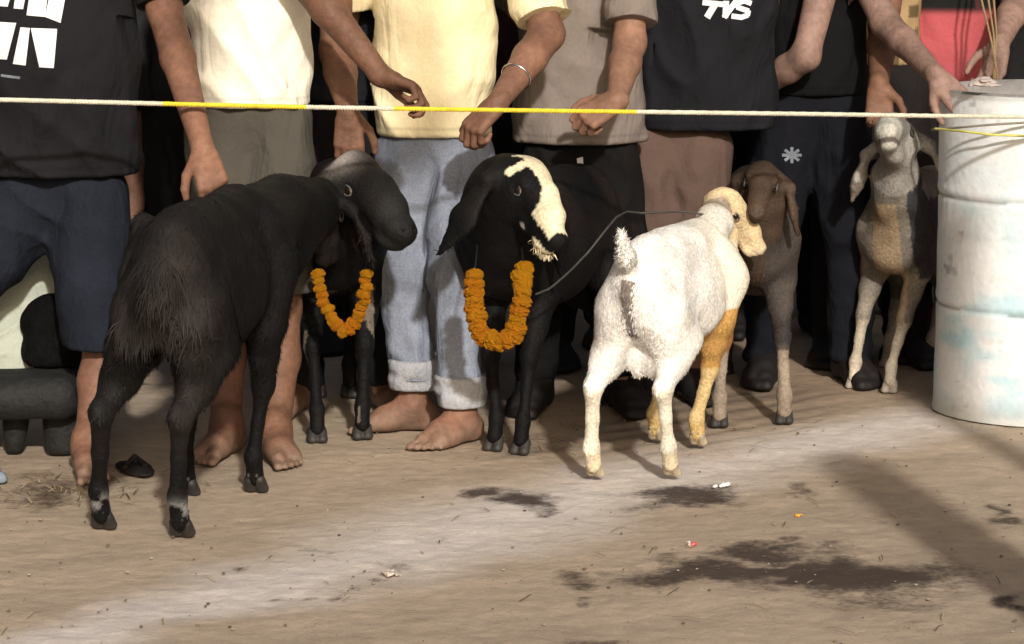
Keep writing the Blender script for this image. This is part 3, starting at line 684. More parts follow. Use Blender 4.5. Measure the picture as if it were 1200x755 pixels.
def person(label, cx, Y, skin, hem_py, shirt, lower, legs, arms, height=1.66, yaw=-90, sw=.2, shirt_len=None, seed=1,
           lower_end=None, feet=None, hip_w=.145, fold=.019, belly=.0, detail=True, sleeves=None, shirt_mat=None, lower_mat=None, group=None, lshift=0, cuff=None, footdirs=None, xr=1.0, tilt=0, shoes=None, shirtfn=None, lowerfn=None, legr=1.0):
    """cx,Y place the person; legs = [(knee),(ankle)] world points for the two legs; arms = [(shoulder), elbow, wrist, handdir, palm normal, thumb side, curl]"""
    base = P(cx, 100, Y); base[2] = 0; rg = np.random.default_rng(seed); res = .007 if detail else .012
    root = thing('person', base, label, 'person', group)
    L = lambda p: np.asarray(p, float)-base
    hem = P(cx, hem_py, Y)[2]; fx = math.cos(R(yaw)); fy = math.sin(R(yaw)); fwd = np.array([fx, fy, 0]); rt = np.array([-fy, fx, 0])    # rt: person's left
    ax = tuple(fwd); sh_z = height*.82; hip_z = max(hem+.09, height*.50)
    # --- body
    f = Field(.011)
    tl = np.array([tilt, 0, 0])
    f.cone((0, 0, hip_z), tl*.5+[0, 0, hip_z+.22], .10*sw/.2, .10*sw/.2, .04, axis=ax, q=.72); f.cone(tl*.5+[0, 0, hip_z+.2], tl+[0, 0, sh_z-.1], .11, .125, .04, axis=ax, q=.72)
    f.cone(tl+rt*sw*.7+[0, 0, sh_z-.02], tl-rt*sw*.7+[0, 0, sh_z-.02], .05, .05, .04)
    f.cone(tl+[0, 0, sh_z], tl+[0, 0, sh_z+.11]+fwd*.02, .055, .052, .03)
    hc = tl+np.array([0, 0, sh_z+.19])+fwd*.02; head(f, hc, R(yaw))
    LG = []
    for i, sg in enumerate((1, -1)):
        kn, an = (L(legs[i][0]), L(legs[i][1])) if legs else (rt*sg*.11+[0, 0, .45], rt*sg*.12+[0, 0, .09])
        LG.append((rt*sg*.06+[lshift, 0, hip_z-.12], kn, an))
    for h, kn, an in LG: f.cone(h, kn, .066, .052, .03)
    parts = [f.build()]
    f = Field(.0045 if detail else .011)
    for i, (h, kn, an) in enumerate(LG):
        f.cone(h*.25+kn*.75, kn, .056, .05, .02); f.cone(kn, kn*.62+an*.38+fwd*-.018, .047, .052, .02); f.cone(kn*.62+an*.38+fwd*-.018, an, .05, .034, .02)
        dr = footdirs[i] if footdirs else fwd+rt*(.25 if i == 0 else -.25)
        foot(f, np.array([an[0], an[1], max(an[2], .085)]), dr, side=(-1 if i == 0 else 1))
    parts.append(f.build(zmin=0))
    for a in arms:
        if a is None: continue
        f = Field(.0036 if detail else .008); S, E, Wr = (L(a[i]) for i in range(3))
        f.cone(S, E, .05*xr, .040*xr, .02); f.cone(E, E*.65+Wr*.35, .042*xr, .041*xr, .02); f.cone(E*.65+Wr*.35, Wr, .041*xr, .0255, .015)
        f.ops[-1] = f.ops[-1]
        hand(f, Wr, a[3], a[4], a[5], curl=a[6] if len(a) > 6 else (.4, .7, .5), k=1.0)
        parts.append(f.build())
    V, Q = join(parts); C = np.tile(SK[skin], (len(V), 1))*(.85+.3*vnoise(V*12, seed))[:, None]
    du = np.clip(1-V[:, 2]/.07, 0, 1)[:, None]*.55*(.4+.9*vnoise(V*45, 7))[:, None]; C = C*(1-du)+np.array([.30, .235, .18])*du
    obj('body', mesh('person_body', V, Q, M_SKIN, C), root)
    if shoes:
        for i, (h, kn, an) in enumerate(LG):
            f = Field(.006); dr = footdirs[i] if footdirs else fwd+rt*(.25 if i == 0 else -.25)
            foot(f, np.array([an[0], an[1], max(an[2], .085)]), dr, side=(-1 if i == 0 else 1))
            v2, q2 = f.build(lambda p: np.full(len(p), -.009), zmin=0, zmax=.085)
            obj('shoe', mesh('shoe', v2, q2, M_LEATH), root)
    # --- hair and eyes
    hf = Field(.009); M = np.array([fwd, rt, (0, 0, 1)]).T
    hf.ell(hc+[0, 0, .045]-fwd*.02, (.105, .086, .098), .01, M=M); hf.ell(hc+fwd*.09+[0, 0, -.02], (.075, .1, .085), .01, M=M, sub=True)
    hv, hq = hf.build(lambda p: (vnoise(p*60, 3)-.5)*.012); obj('hair', mesh('hair', hv, hq, M_HAIR, np.tile((.012, .01, .009), (len(hv), 1))), root)
    # --- shirt
    f = Field(res)
    bz = hem
    f.cone(np.array([0, 0, bz]), tl*.5+[0, 0, (hem+sh_z)/2]+fwd*belly*.5, .156*sw/.2+belly*.3, .146*sw/.2+belly*.5, .03, axis=ax, q=.72)
    f.cone(tl*.5+[0, 0, (hem+sh_z)/2]+fwd*belly*.5, tl+[0, 0, sh_z-.13], .142*sw/.2+belly*.5, .158*sw/.2, .03, axis=ax, q=.72)
    f.cone(tl+rt*sw*.72+[0, 0, sh_z-.02], tl-rt*sw*.72+[0, 0, sh_z-.02], .068, .068, .05)
    for i, a in enumerate(arms):
        if a is None: continue
        S, E = L(a[0]), L(a[1]); t = sleeves[i] if sleeves else .72
        m = S+(E-S)*t; f.cone(S, m, .072*xr, .066*xr, .03)
        # cut the sleeve end square
    def folds(p):
        w = p+(vnoise(p*4, seed+5)-.5)[:, None]*.12
        a = vnoise(np.stack([w[:, 0]*11+w[:, 2]*7, w[:, 1]*5, w[:, 2]*3.2-w[:, 0]*3], -1), seed)
        b = vnoise(np.stack([w[:, 0]*24-w[:, 2]*17, w[:, 1]*9, w[:, 2]*8+w[:, 0]*8], -1), seed+2)
        lowz = np.clip(1.3-(p[:, 2]-hem)/.5, .5, 1.3)
        return ((1-2*np.abs(a-.5))**2-.5)*-fold*lowz+(b-.5)*fold*.7
    V, Q = f.build(folds, zmin=bz, zmax=sh_z+.055)
    # trim sleeve tips flat
    for i, a in enumerate(arms):
        if a is None: continue
        S, E = L(a[0]), L(a[1]); u = nrm(E-S); t = sleeves[i] if sleeves else .72; m = S+(E-S)*t
        dd = (V-m)@u; rr = np.linalg.norm((V-m)-dd[:, None]*u, axis=1); k = (dd > 0) & (rr < .12) & (dd < .09); V[k] -= u*dd[k][:, None]
    C = np.tile(shirt, (len(V), 1))
    C = C*(1-.22*np.exp(-((V[:, 2]-bz-.024)/.0045)**2))[:, None]
    if shirtfn: C = shirtfn(V, C)
    so = obj('shirt', mesh('shirt', V, Q, shirt_mat or M_CLOTH, C), root)
    # --- trousers or shorts
    f = Field(res)
    f.cone((lshift, 0, hem+.01), (lshift, 0, hip_z-.1), .118*sw/.2*(.8 if lshift else 1), .125*(.9 if lshift else 1), .04, axis=ax, q=.74)
    ends = []
    for i, (h, kn, an) in enumerate(LG):
        h2 = rt*(1 if i == 0 else -1)*.07+np.array([lshift, 0, min(hip_z-.04, hem-.06)])
        if lower_end is not None:     # shorts stop at this height
            e = kn+(kn-h2)*((kn[2]-lower_end)/max(h2[2]-kn[2], .01)) if lower_end > kn[2] else kn+(an-kn)*((kn[2]-lower_end)/(kn[2]-an[2]))
            f.cone(h2, e, .092*legr, .082*legr, .03)
        else:
            f.cone(h2, kn, .092*legr, .073*legr, .03); e = an+np.array([0, 0, .0]); f.cone(kn, e, .071*legr, .058*legr, .03)
        ends.append(e)
    ze = lower_end if lower_end is not None else None
    def lf(p):
        w = p+(vnoise(p*5, seed+15)-.5)[:, None]*.1
        a = vnoise(np.stack([w[:, 0]*14, w[:, 1]*9, w[:, 2]*9+w[:, 0]*7], -1), seed+4); b = vnoise(np.stack([w[:, 0]*9, w[:, 1]*9, w[:, 2]*34], -1), seed+6)
        e = np.clip(1-(p[:, 2]-(lower_end or .1))/.22, 0, 1)
        return ((1-2*np.abs(a-.5))**2-.5)*-.014+(b-.5)*.018*e
    V, Q = f.build(lf, zmin=(lower_end if lower_end is not None else .05), zmax=hem+.03)
    if cuff:
        for i, e in enumerate(ends):
            m = (np.linalg.norm((V-e)[:, :2], axis=1) < .11) & (V[:, 2] < e[2]+.012); V[m, 2] = np.maximum(V[m, 2], e[2]-.0)
    C = np.tile(lower, (len(V), 1))
    if lowerfn: C = lowerfn(V, C)
    lo_ = obj('trousers' if lower_end is None else 'shorts', mesh('trousers', V, Q, lower_mat or M_CLOTH, C), root)
    if cuff:
        for e in ends:
            f = Field(.005); tv = []
            f.cone(e+[0, 0, -.012], e+[0, 0, .028], .067, .069, .01)
            v2, q2 = f.build(lambda p: (vnoise(p*[20, 20, 60], seed)-.5)*.012, zmin=e[2]-.03, zmax=e[2]+.05)
            obj('cuff', mesh('cuff', v2, q2, M_DENIM, np.tile(cuff, (len(v2), 1))), lo_)
    return root, so, lo_, base, L

def decal(name, polys, owner, base, mat, n=7, off=.0022):
    me = owner.data; Vc = np.empty(len(me.vertices)*3, np.float32); me.vertices.foreach_get('co', Vc); Vc = Vc.reshape(-1, 3)+base
    bv = BVHTree.FromPolygons([tuple(map(float, v)) for v in Vc], [tuple(p.vertices) for p in me.polygons])
    for quad in polys:
        a, b, c, d = (np.array(q, float) for q in quad); V, F = [], []; ok = True
        for i in range(n+1):
            for j in range(n+1):
                u, v = i/n, j/n; q = (a*(1-u)+b*u)*(1-v)+(d*(1-u)+c*u)*v; r_ = Vector(ray(*q)).normalized()
                hit = bv.ray_cast(Vector((0, 0, CAM_H)), r_)
                if hit[0] is None: ok = False; break
                V.append(np.array(hit[0]+Vector(-r_)*off*1.0)-base)
            if not ok: break
        if not ok: continue
        F = [(i*(n+1)+j, i*(n+1)+j+1, (i+1)*(n+1)+j+1, (i+1)*(n+1)+j) for i in range(n) for j in range(n)]
        obj(name, polymesh(name, V, F, mat), owner)
def stroke(pts, w):
    qs = []
    for (x0, y0), (x1, y1) in zip(pts[:-1], pts[1:]):
        d = nrm([x1-x0, y1-y0]); nn = np.array([-d[1], d[0]])*w/2; a = np.array([x0, y0])-d*w*.12; b = np.array([x1, y1])+d*w*.12
        qs.append((a-nn, b-nn, b+nn, a+nn))
    return qs

def tuck(cx, Y, side=1, w=.2):      # an arm held behind the back
    b = P(cx, 100, Y); S = np.array([b[0]+side*w*.8, Y+.02, 1.34]); E = S+[side*.0, .12, -.26]; Wr = E+[-side*.12, .06, -.18]
    return (S, E, Wr, (-side, 0, -.6), (0, 1, 0), side, (.3, .4, .3))
def leg(kx, ky, kY, ax_, ay, aY): return (P(kx, ky, kY), P(ax_, ay, aY))
def hang(cx, Y, z=1.36, side=1, w=.2):      # a plain hanging arm, mostly unseen
    b = P(cx, 100, Y); S = np.array([b[0]+side*w*.85, Y, z-.02]); E = S+[side*.05, .02, -.28]; Wr = E+[side*.0, -.05, -.25]
    return (S, E, Wr, (0, -.1, -1), (-side, 0, 0), 1, (.3, .4, .3))

# 1  black T-shirt at far left
r1, s1, t1, b1, L1 = person('man in black printed T-shirt at far left touching the big black goat', 66, 7.5, 'a', 203, (.012, .012, .014), (.013, .016, .025),
    [leg(122, 400, 7.42, 104, 528, 7.32), leg(-105, 400, 7.45, -110, 528, 7.35)],
    [(P(172, -105, 7.46), P(193, 12, 7.38), P(238, 176, 7.10), (.3, -.2, -1), (-.35, .95, 0), 1, (.75, 1.1, .8)), hang(66, 7.5, 1.34, -1, .23)],
    height=1.62, sw=.235, belly=.06, seed=21, lower_end=P(110, 408, 7.4)[2], lower_mat=M_DENIM, sleeves=[.93, .7], fold=.02, legr=1.18, footdirs=[(.2, -1), (-.2, -1)], hip_w=.2)
N_ = [((0-14, 25), (19, 27), (8, 70), (-18, 68)), ((24, 32), (35, 33), (30, 77), (15, 75)), ((36, 33), (67, 34), (63, 80), (46, 79)),
      ((0, -10), (14, -10), (9, 8), (-6, 7)), ((19, -14), (32, -14), (27, 11), (16, 10)), ((36, -16), (57, -16), (53, 20), (31, 18)), ((60, -16), (79, -16), (71, 27), (53, 20))]
decal('letter', N_, s1, b1, M_PRINT); decal('small_print', [((1, 87), (24, 90), (23, 93), (1, 90))], s1, b1, M_PRINTG)
# 2  cream T-shirt
CRM = (.80, .70, .50)
r2, s2, t2, b2, L2 = person('man in cream T-shirt and olive grey shorts, reaching right', 292, 7.72, 'b', 124, (.86, .81, .68), (.075, .069, .058),
    [leg(330, 360, 7.66, 322, 520, 7.5), leg(262, 360, 7.7, 266, 515, 7.55)],
    [(P(352, -105, 7.66), P(350, -30, 7.55), P(448, 90, 7.42), (.8, -.1, -.28), (0, -.3, -1), -1, (.7, 1.2, .9)), tuck(292, 7.72, -1)],
    height=1.68, seed=22, lower_end=P(300, 340, 7.7)[2], sw=.2, footdirs=[(.3, -1), (-.3, -1)], sleeves=[.95, .7], fold=.018)
# 2b dark figure between
r2b, *_ = person('man in dark clothes between the cream and yellow shirts, hand on the profile goat', 398, 8.15, 'c' if 0 else 'b', 118, (.02, .021, .027), (.012, .012, .014),
    None, [(P(392, -110, 8.0), P(394, 60, 7.8), P(408, 132, 7.66), (.02, -.1, -1), (0, 1, 0), -1, (.3, .6, .5)), hang(398, 8.15, 1.38, 1)], seed=23, sw=.16, sleeves=[.5, .8])
# 3  pale yellow T-shirt
def jeansfn(V, C):
    n = vnoise(V*[7, 7, 3], 4)[:, None]; f = np.exp(-((V[:, 2]-.5)/.25)**2)[:, None]; return C*(.8+.35*n)+np.array([.06, .06, .055])*f*n
r3, s3, t3, b3, L3 = person('barefoot man in pale yellow T-shirt and light rolled jeans holding the rope', 508, 7.98, 'a', 158, (.83, .72, .46), (.19, .215, .275),
    [leg(537, 330, 7.78, 541, 462, 7.70), leg(468, 320, 7.9, 486, 442, 7.86)],
    [(P(606, -90, 7.93), P(641, 40, 7.8), P(582, 122, 7.56), (-.75, -.2, -.75), (-.2, .3, -1), 1, (.8, 1.2, .9)), (P(420, -90, 7.95), P(398, 40, 8.05), P(402, 120, 8.1), (0, -.1, -1), (1, 0, 0), 1)],
    height=1.70, seed=24, sw=.21, lower_mat=M_DENIM, cuff=(.36, .37, .40), sleeves=[.86, .7], footdirs=[(-.75, -1), (-1, -.25)], fold=.018, lowerfn=jeansfn, xr=1.05)
W3 = P(603, 93, 7.7); ax3 = nrm(P(582, 122, 7.56)-P(641, 40, 7.8)); u3 = nrm(np.cross(ax3, (0, 0, 1))); v3 = np.cross(ax3, u3)
W3 = P(641, 40, 7.8)+(P(582, 122, 7.56)-P(641, 40, 7.8))*.62
tv, tq = tube([W3-b3+(u3*math.cos(a)+v3*math.sin(a))*.037 for a in np.linspace(0, 6.2832, 25)], .0035, 8)
br = polymesh('bracelet', tv, tq, M_METAL, True); o = obj('bracelet', br); o.location = tuple(b3); o['label'] = 'thin silver bangle on the wrist of the man in yellow'; o['category'] = 'bracelet'
# 4  taupe shirt
r4, s4, t4, b4, L4 = person('man in taupe short-sleeved shirt and black trousers with clasped hands', 680, 8.18, 'c', 166, (.20, .168, .148), (.007, .0065, .0065),
    None, [(P(740, -90, 8.12), P(738, 50, 8.0), P(722, 120, 7.8), (-.75, -.05, -.4), (-.2, .5, -.5), 1, (.8, 1.1, .8)), tuck(680, 8.18, -1, .2)],
    shoes=1, height=1.70, seed=25, sw=.22, sleeves=[.84, .98], fold=.02)
decal('small_print', [((676, 186), (683, 184), (684, 196), (677, 197))], t4, b4, M_PRINT, n=2, off=.004)
# 5  black TVS shirt
def tvscol(V, C): return C
r5, s5, t5, b5, L5 = person('man in black T-shirt printed TVS and brown shorts', 822, 8.36, 'b', 150, (.011, .0115, .014), (.10, .066, .054),
    [leg(806, 360, 8.36, 810, 470, 8.36), leg(768, 360, 8.36, 764, 470, 8.36)], [tuck(822, 8.36, 1, .22), (P(748, -90, 8.3), P(738, 60, 8.36), P(731, 150, 8.2), (0, -.1, -1), (1, 0, 0), 1, (.1, .2, .2))],
    shoes=1, height=1.72, seed=26, sw=.235, belly=.03, lower_end=.30, sleeves=[.8, .8], fold=.026, legr=1.0, lshift=-.075)
tvs = stroke([(824, 3), (849, 5.5)], 6.5)+stroke([(838, 5), (829, 20)], 8)
tvs += stroke([(851, 2), (850, 20)], 7)+stroke([(849, 20), (863, 1)], 6.5)
tvs += stroke([(880, 4), (872, 1.2), (864, 4), (864, 8.5), (871, 11), (877, 13), (876, 18), (869, 20.5), (858, 19)], 6)
decal('letter', tvs, s5, b5, M_PRINT, n=3, off=.003)
# 6  black clothes, arm on the drum
r6, s6, t6, b6, L6 = person('man all in black leaning one hand on the drum rim', 952, 8.62, 'd', 110, (.006, .006, .007), (.007, .0075, .011),
    None, [(P(998, -60, 8.55), P(1038, 28, 8.4), P(1098, 90, 8.12), (.55, -.25, -.6), (-.1, .9, -.5), 1, (.15, .5, .4)), (P(975, -60, 8.5), P(944, 66, 8.4), P(885, 108, 8.52), (-.9, .15, -.35), (0, 0, -1), -1)],
    shoes=1, height=1.68, seed=27, sw=.2, sleeves=[.3, .3], fold=.008, xr=.95, legr=1.1)
decal('logo', stroke([(920, 176), (936, 188)], 3.5)+stroke([(936, 176), (920, 188)], 3.5)+stroke([(928, 173), (928, 191)], 3.5)+stroke([(917, 182), (939, 182)], 3.5), t6, b6, M_PRINTG, n=2, off=.004)
# 7  checked tan shirt behind
def plaid(V, C):
    a = (np.sin(V[:, 0]*110) > .2) | (np.sin(V[:, 2]*90) > .3); return np.where(a[:, None], C, C*.35)
r7, *_ = person('man in tan checked shirt behind, holding up the grey goat\'s head', 1026, 8.95, 'b', 76, (.33, .23, .12), (.014, .012, .012),
    None, [(P(1052, -100, 8.9), P(1036, 30, 8.62), P(1030, 100, 8.34), (.0, -.3, -1), (0, -1, .2), 1, (.3, .6, .5)), None],
    shoes=1, height=1.66, seed=28, sw=.16, sleeves=[.6], shirtfn=plaid)
# 8  red shirt
def redfn(V, C):
    z = V[:, 2]+0*V[:, 0]; zt = P(1112, 12, 9.05)[2]; w = np.clip((z-zt)/.02+.5, 0, 1)[:, None]; return C*(1-w)+np.array([.012, .012, .012])*w
r8, s8, t8, b8, L8 = person('man in red and black shirt behind the drum holding hanging cords', 1110, 9.05, 'd', 128, (.40, .085, .095), (.012, .01, .01),
    None, [(P(1172, -90, 9.0), P(1192, 0, 8.95), P(1172, 52, 8.72), (-.25, -.1, -1), (-.5, -.8, 0), -1, (.5, 1.0, .8)), None], shoes=1, height=1.68, seed=29, sw=.2, sleeves=[.6], shirtfn=redfn, fold=.014)
# darker rows of onlookers further back
DK = [('onlooker in black behind, at far left of the crowd', 10, 8.9, (.012,.012,.013), (.02,.018,.017)),
      ('onlooker in dark grey behind the gap beside the black printed shirt', 165, 8.6, (.02,.02,.021), (.012,.012,.013)),
      ('onlooker in black behind the gap right of the cream shirt', 330, 9.2, (.012,.012,.013), (.011,.011,.012)),
      ('onlooker in dark maroon behind the yellow and taupe shirts', 600, 8.9, (.03,.012,.014), (.012,.011,.011)),
      ('onlooker in black behind the taupe shirt and the TVS shirt', 760, 9.3, (.012,.012,.013), (.011,.01,.01)),
      ('onlooker in black behind the man leaning on the drum', 915, 9.5, (.01,.01,.011), (.01,.01,.011)),
      ('onlooker in black behind the tan checked shirt', 1010, 9.9, (.01,.01,.011), (.01,.01,.011)),
      ('onlooker in black behind the drum at far right', 1215, 9.7, (.012,.012,.013), (.01,.01,.011))]
for i, (lb, cx, Y, sh, lw) in enumerate(DK):
    ar = [hang(cx, Y, 1.36, 1), hang(cx, Y, 1.36, -1)]
    if cx == 165: ar[1] = (P(140, -80, 8.6), P(150, 190, 8.3), P(152, 325, 8.1), (0, 0, -1), (1, 0, 0), 1)
    person(lb, cx, Y, 'b', 120, sh, lw, None, ar, seed=40+i, detail=False, shoes=1, sleeves=[1.6, .8 if cx == 165 else 1.6], group='onlookers behind the front row', legr=1.2)

# ------------------------------------------------------------ drum
def drum():
    cx, cy = G(1219, 478)[0], G(1219, 478)[1]; rad = (1219-1093)/FPX*math.hypot(cy, CAM_H*.6)*.995; Hh = P(1219, 105, cy)[2]
    root = thing('drum', (cx, cy, 0), 'dented white painted drum with pale blue scuffs at right', 'drum')
    n, m = 160, 150; A = np.linspace(0, 2*math.pi, n, endpoint=False); Z = np.linspace(0, Hh, m); aa, zz = np.meshgrid(A, Z, indexing='ij')
    p = np.stack([np.cos(aa)*rad, np.sin(aa)*rad, zz], -1)
    r = rad+(vnoise(p*4, 3)-.5)*.007+(vnoise(p*13, 4)-.5)*.002
    for z0 in (Hh*.36, Hh*.70): r += .002*np.exp(-((zz-z0)/.012)**2)-.004*np.exp(-((zz-z0+.02)/.006)**2)
    r += .006*np.exp(-((zz-Hh)/.008)**2)+.004*np.exp(-((zz-0)/.01)**2)
    p = np.stack([np.cos(aa)*r, np.sin(aa)*r, zz], -1); V = p.reshape(-1, 3); idx = np.arange(n*m).reshape(n, m)
    Q = np.stack([idx[:, :-1], np.roll(idx, -1, 0)[:, :-1], np.roll(idx, -1, 0)[:, 1:], idx[:, 1:]], -1).reshape(-1, 4)
    C = np.tile([.76, .785, .80], (len(V), 1)); q = V
    blue = np.clip((vnoise(q*[6, 6, 11], 7)*.6+vnoise(q*[16, 16, 34], 8)*.5-.55)*3.2, 0, 1)*np.clip(1.4-q[:, 2]/.6, .2, 1)
    C = C*(1-blue[:, None]*.75)+np.array([.36, .62, .72])*blue[:, None]*.75
    dirt_shade = np.clip((vnoise(q*[14, 14, 30], 12)+vnoise(q*[40, 40, 90], 13)*.5-.95)*4, 0, 1); C = C*(1-dirt_shade[:, None]*.15)+np.array([.4, .36, .3])*dirt_shade[:, None]*.15
    foot_ = np.clip(1-q[:, 2]/.07, 0, 1)*.6; C = C*(1-foot_[:, None])+np.array([.42, .36, .29])*foot_[:, None]
    sc = np.clip(vnoise(q*[50, 50, 80], 17)*.7+vnoise(q*[9, 9, 9], 18)*.5-.88, 0, 1)*3; C *= 1-np.clip(sc, 0, .5)[:, None]
    for z0 in (Hh*.36, Hh*.70):
        ln = np.exp(-((q[:, 2]-z0+.02)/.005)**2)*(vnoise(q*[12, 12, 3], 9) > .4)*.6; C = C*(1-ln[:, None])+np.array([.12, .11, .1])*ln[:, None]
    mt = material('painted_drum', attr=True, rough=.62, n1=(9, .09), n2=(60, .08), bump=(40, .18, .004), spec=.3)
    obj('drum_wall', mesh('drum_wall', V, Q, mt, C), root)
    # inner wall, lid sunk below the rim
    mi = material('drum_inside', (.24, .23, .22), rough=.7, n1=(9, .4))
    Vi, Qi = [], []
    prof = [(rad+.005, Hh-.001), (rad+.002, Hh+.006), (rad-.006, Hh+.006), (rad-.01, Hh-.02), (rad-.012, Hh-.05), (rad*.5, Hh-.052), (.001, Hh-.052)]
    for i in range(96):
        a = 2*math.pi*i/96
        for (rr, z) in prof: Vi.append((math.cos(a)*rr, math.sin(a)*rr, z))
    k = len(prof)
    for i in range(96):
        for j in range(k-1): Qi.append((i*k+j, ((i+1) % 96)*k+j, ((i+1) % 96)*k+j+1, i*k+j+1))
    obj('drum_lid', mesh('drum_lid', Vi, Qi, mi), root)
    return cx, cy, rad, Hh
DX, DY, DR, DH = drum()
# folded pale leaf-like cloth on the rim, by the hand
crumple('cloth_scrap', 1150, 103, .03, (.42, .36, .33), 'pale folded scrap lying on the drum rim beside the hand', 'cloth scrap', flat=.5, seed=9)
bpy.data.objects['cloth_scrap'].location = tuple(P(1155, 103, DY-DR*.80)+np.array([0, 0, .006])); bpy.data.objects['cloth_scrap'].scale = (1.6, 1, 1.1)

# ------------------------------------------------------------ ropes
def rope(name, pts, r, label, colf_, cat='rope', strands=True):
    pts = [np.array(p, float) for p in pts]; L = [0]
    for a, b in zip(pts[:-1], pts[1:]): L.append(L[-1]+np.linalg.norm(b-a))
    step = .006 if strands else .02; S = np.arange(0, L[-1], step); o0 = pts[0]
    C3 = np.stack([np.interp(S, L, [p[i] for p in pts]) for i in range(3)], -1)
    V, F, C = [], [], []
    ns, seg = (3, 6) if strands else (1, 6)
    T_ = np.gradient(C3, axis=0); T_ /= np.linalg.norm(T_, axis=1)[:, None]+1e-9
    A = np.cross(T_, [0, 0, 1.]); A /= np.linalg.norm(A, axis=1)[:, None]+1e-9; B = np.cross(T_, A)
    off = 0
    for k in range(ns):
        ph = S/(.022)*2*math.pi/1.0+k*2*math.pi/ns
        ctr = C3+(A*np.cos(ph)[:, None]+B*np.sin(ph)[:, None])*(r*.5 if strands else 0)
        for j in range(seg):
            w = 2*math.pi*j/seg; V.append(ctr+(A*math.cos(w)+B*math.sin(w))*(r*.58 if strands else r)); C.append(colf_(C3, S, k))
        n = len(S); I = np.arange(n-1)
        for j in range(seg):
            j2 = (j+1) % seg; F.append(np.stack([off+j*n+I, off+j2*n+I, off+j2*n+I+1, off+j*n+I+1], -1))
        off += seg*n
    me = mesh(name, np.concatenate(V)-o0, np.concatenate(F), M_ROPE, np.concatenate(C))
    o = obj(name, me, label=label, category=cat); o.location = tuple(o0); return o
def xcol(C3, S, k):
    px = 600+C3[:, 0]/C3[:, 1]*FPX*.99; c = np.tile([.66, .62, .50], (len(C3), 1))
    y = ((px > 195) & (px < 362)) | ((px > 462) & (px < 744)); c[y] = (.78, .60, .04); return c
rp = [P(-140, 113, 6.98), P(0, 117, 7.02), P(120, 120, 7.07), P(240, 123, 7.12), P(372, 126, 7.18), P(500, 128, 7.26), P(640, 130, 7.36), P(800, 132, 7.46), P(960, 134, 7.57), P(1093, 136, 7.66), P(1200, 137, 7.74), P(1330, 137, 7.85)]
rope('rope', rp, .0062, 'long taut white and yellow rope stretched in front of the men', xcol)
rope('tie_cord', [P(1092, 152, DY-.02), P(1096, 152, DY-DR*.35), P(1130, 149, DY-DR*.78-.01), P(1165, 146, DY-DR*.95-.01), P(1215, 143, DY-DR-.012), P(1300, 140, DY-DR*.85)], .0035, 'thin grey cord wound round the drum', lambda C3, S, k: np.tile([.25, .23, .18], (len(C3), 1)), 'cord', False)
rope('tie_cord', [P(1096, 151, DY-DR*.35-.005), P(1130, 154, DY-DR*.78-.01), P(1160, 158, DY-DR*.93-.01), P(1215, 160, DY-DR-.012), P(1300, 157, DY-DR*.85)], .0035, 'slack yellow cord across the drum below the grey one', lambda C3, S, k: np.tile([.62, .6, .16], (len(C3), 1)), 'cord', False)
rope('lead_cord', [P(628, 345, 7.42), P(645, 338, 7.4), P(668, 318, 7.38), P(690, 295, 7.36), P(708, 272, 7.4), P(722, 255, 7.5), P(735, 248, 7.7), P(752, 250, 7.75), P(800, 248, 7.7), P(828, 252, 7.72)], .0028, 'thin dark lead cord running up behind the white goat\'s tail', lambda C3, S, k: np.tile([.06, .055, .05], (len(C3), 1)), 'lead', False)
for i, dx in enumerate((0, 9, 16)):
    rope('hanging_cord', [P(1148+dx, -60, 8.8), P(1150+dx*.9, 0, 8.72), P(1160+dx*.5, 40, 8.66), P(1166, 70, 8.62), P(1170-dx*.4, 100, 8.64)], .0035, ['frayed brown cord in the hand behind the drum, leftmost', 'frayed brown cord in the hand behind the drum, middle', 'frayed brown cord in the hand behind the drum, rightmost'][i], lambda C3, S, k: np.tile([.25, .17, .09], (len(C3), 1)), 'cord', False)

# ------------------------------------------------------------ bench, bag and cloth at far left
def boxmesh(name, lo, hi, mat, bev=.01):
    import bmesh
    bm = bmesh.new(); bmesh.ops.create_cube(bm, size=1)
    for v in bm.verts: v.co = Vector([lo[i]+(v.co[i]+.5)*(hi[i]-lo[i]) for i in range(3)])
    bmesh.ops.bevel(bm, geom=bm.edges[:], offset=bev, segments=2, affect='EDGES')
    me = bpy.data.meshes.new(name); bm.to_mesh(me); bm.free(); me.materials.append(mat); return me
by = 7.55; bl = P(-140, 432, by); brr = P(98, 432, by); sz = bl[2]
bench = thing('bench', (bl[0], by, 0), 'low dark grey bench at the far left edge', 'bench')
Wd = brr[0]-bl[0]
def soft(name, f, **k):
    V, Q = f.build(lambda p: (vnoise(p*12, 3)-.5)*.012, **k); obj(name, mesh(name, V, Q, M_GREY), bench)
f = Field(.009)
for yy in (-.09, .0, .1): f.cone((.03, yy, sz-.06), (Wd-.05, yy, sz-.055), .058, .058, .03)
soft('seat', f, zmax=sz)
for x0, x1 in ((-120, -80), (6, 34), (54, 100)):
    xa, xb = P(x0, 500, by)[0]-bl[0], P(x1, 500, by)[0]-bl[0]; f = Field(.008)
    w = (xb-xa)/2; f.cone(((xa+xb)/2, 0, sz-.1), ((xa+xb)/2-.01, 0, .0), w*1.15, w*.85, .03)
    soft('leg', f, zmin=0)
f = Field(.008); c = P(64, 392, 7.6); f.ell((0, 0, .0), (.085, .07, .10), .03); f.ell((.03, 0, -.03), (.08, .08, .07), .03); f.ell((-.03,0,-.05),(.05,.06,.05),.03)
V, Q = f.build(lambda p: (vnoise(p*18, 3)-.5)*.03, zmin=sz-c[2]+.002)
o = obj('bag', mesh('bag', V, Q, M_BLK), label='soft black bag slumped on the low grey bench', category='bag'); o.location = tuple(c)
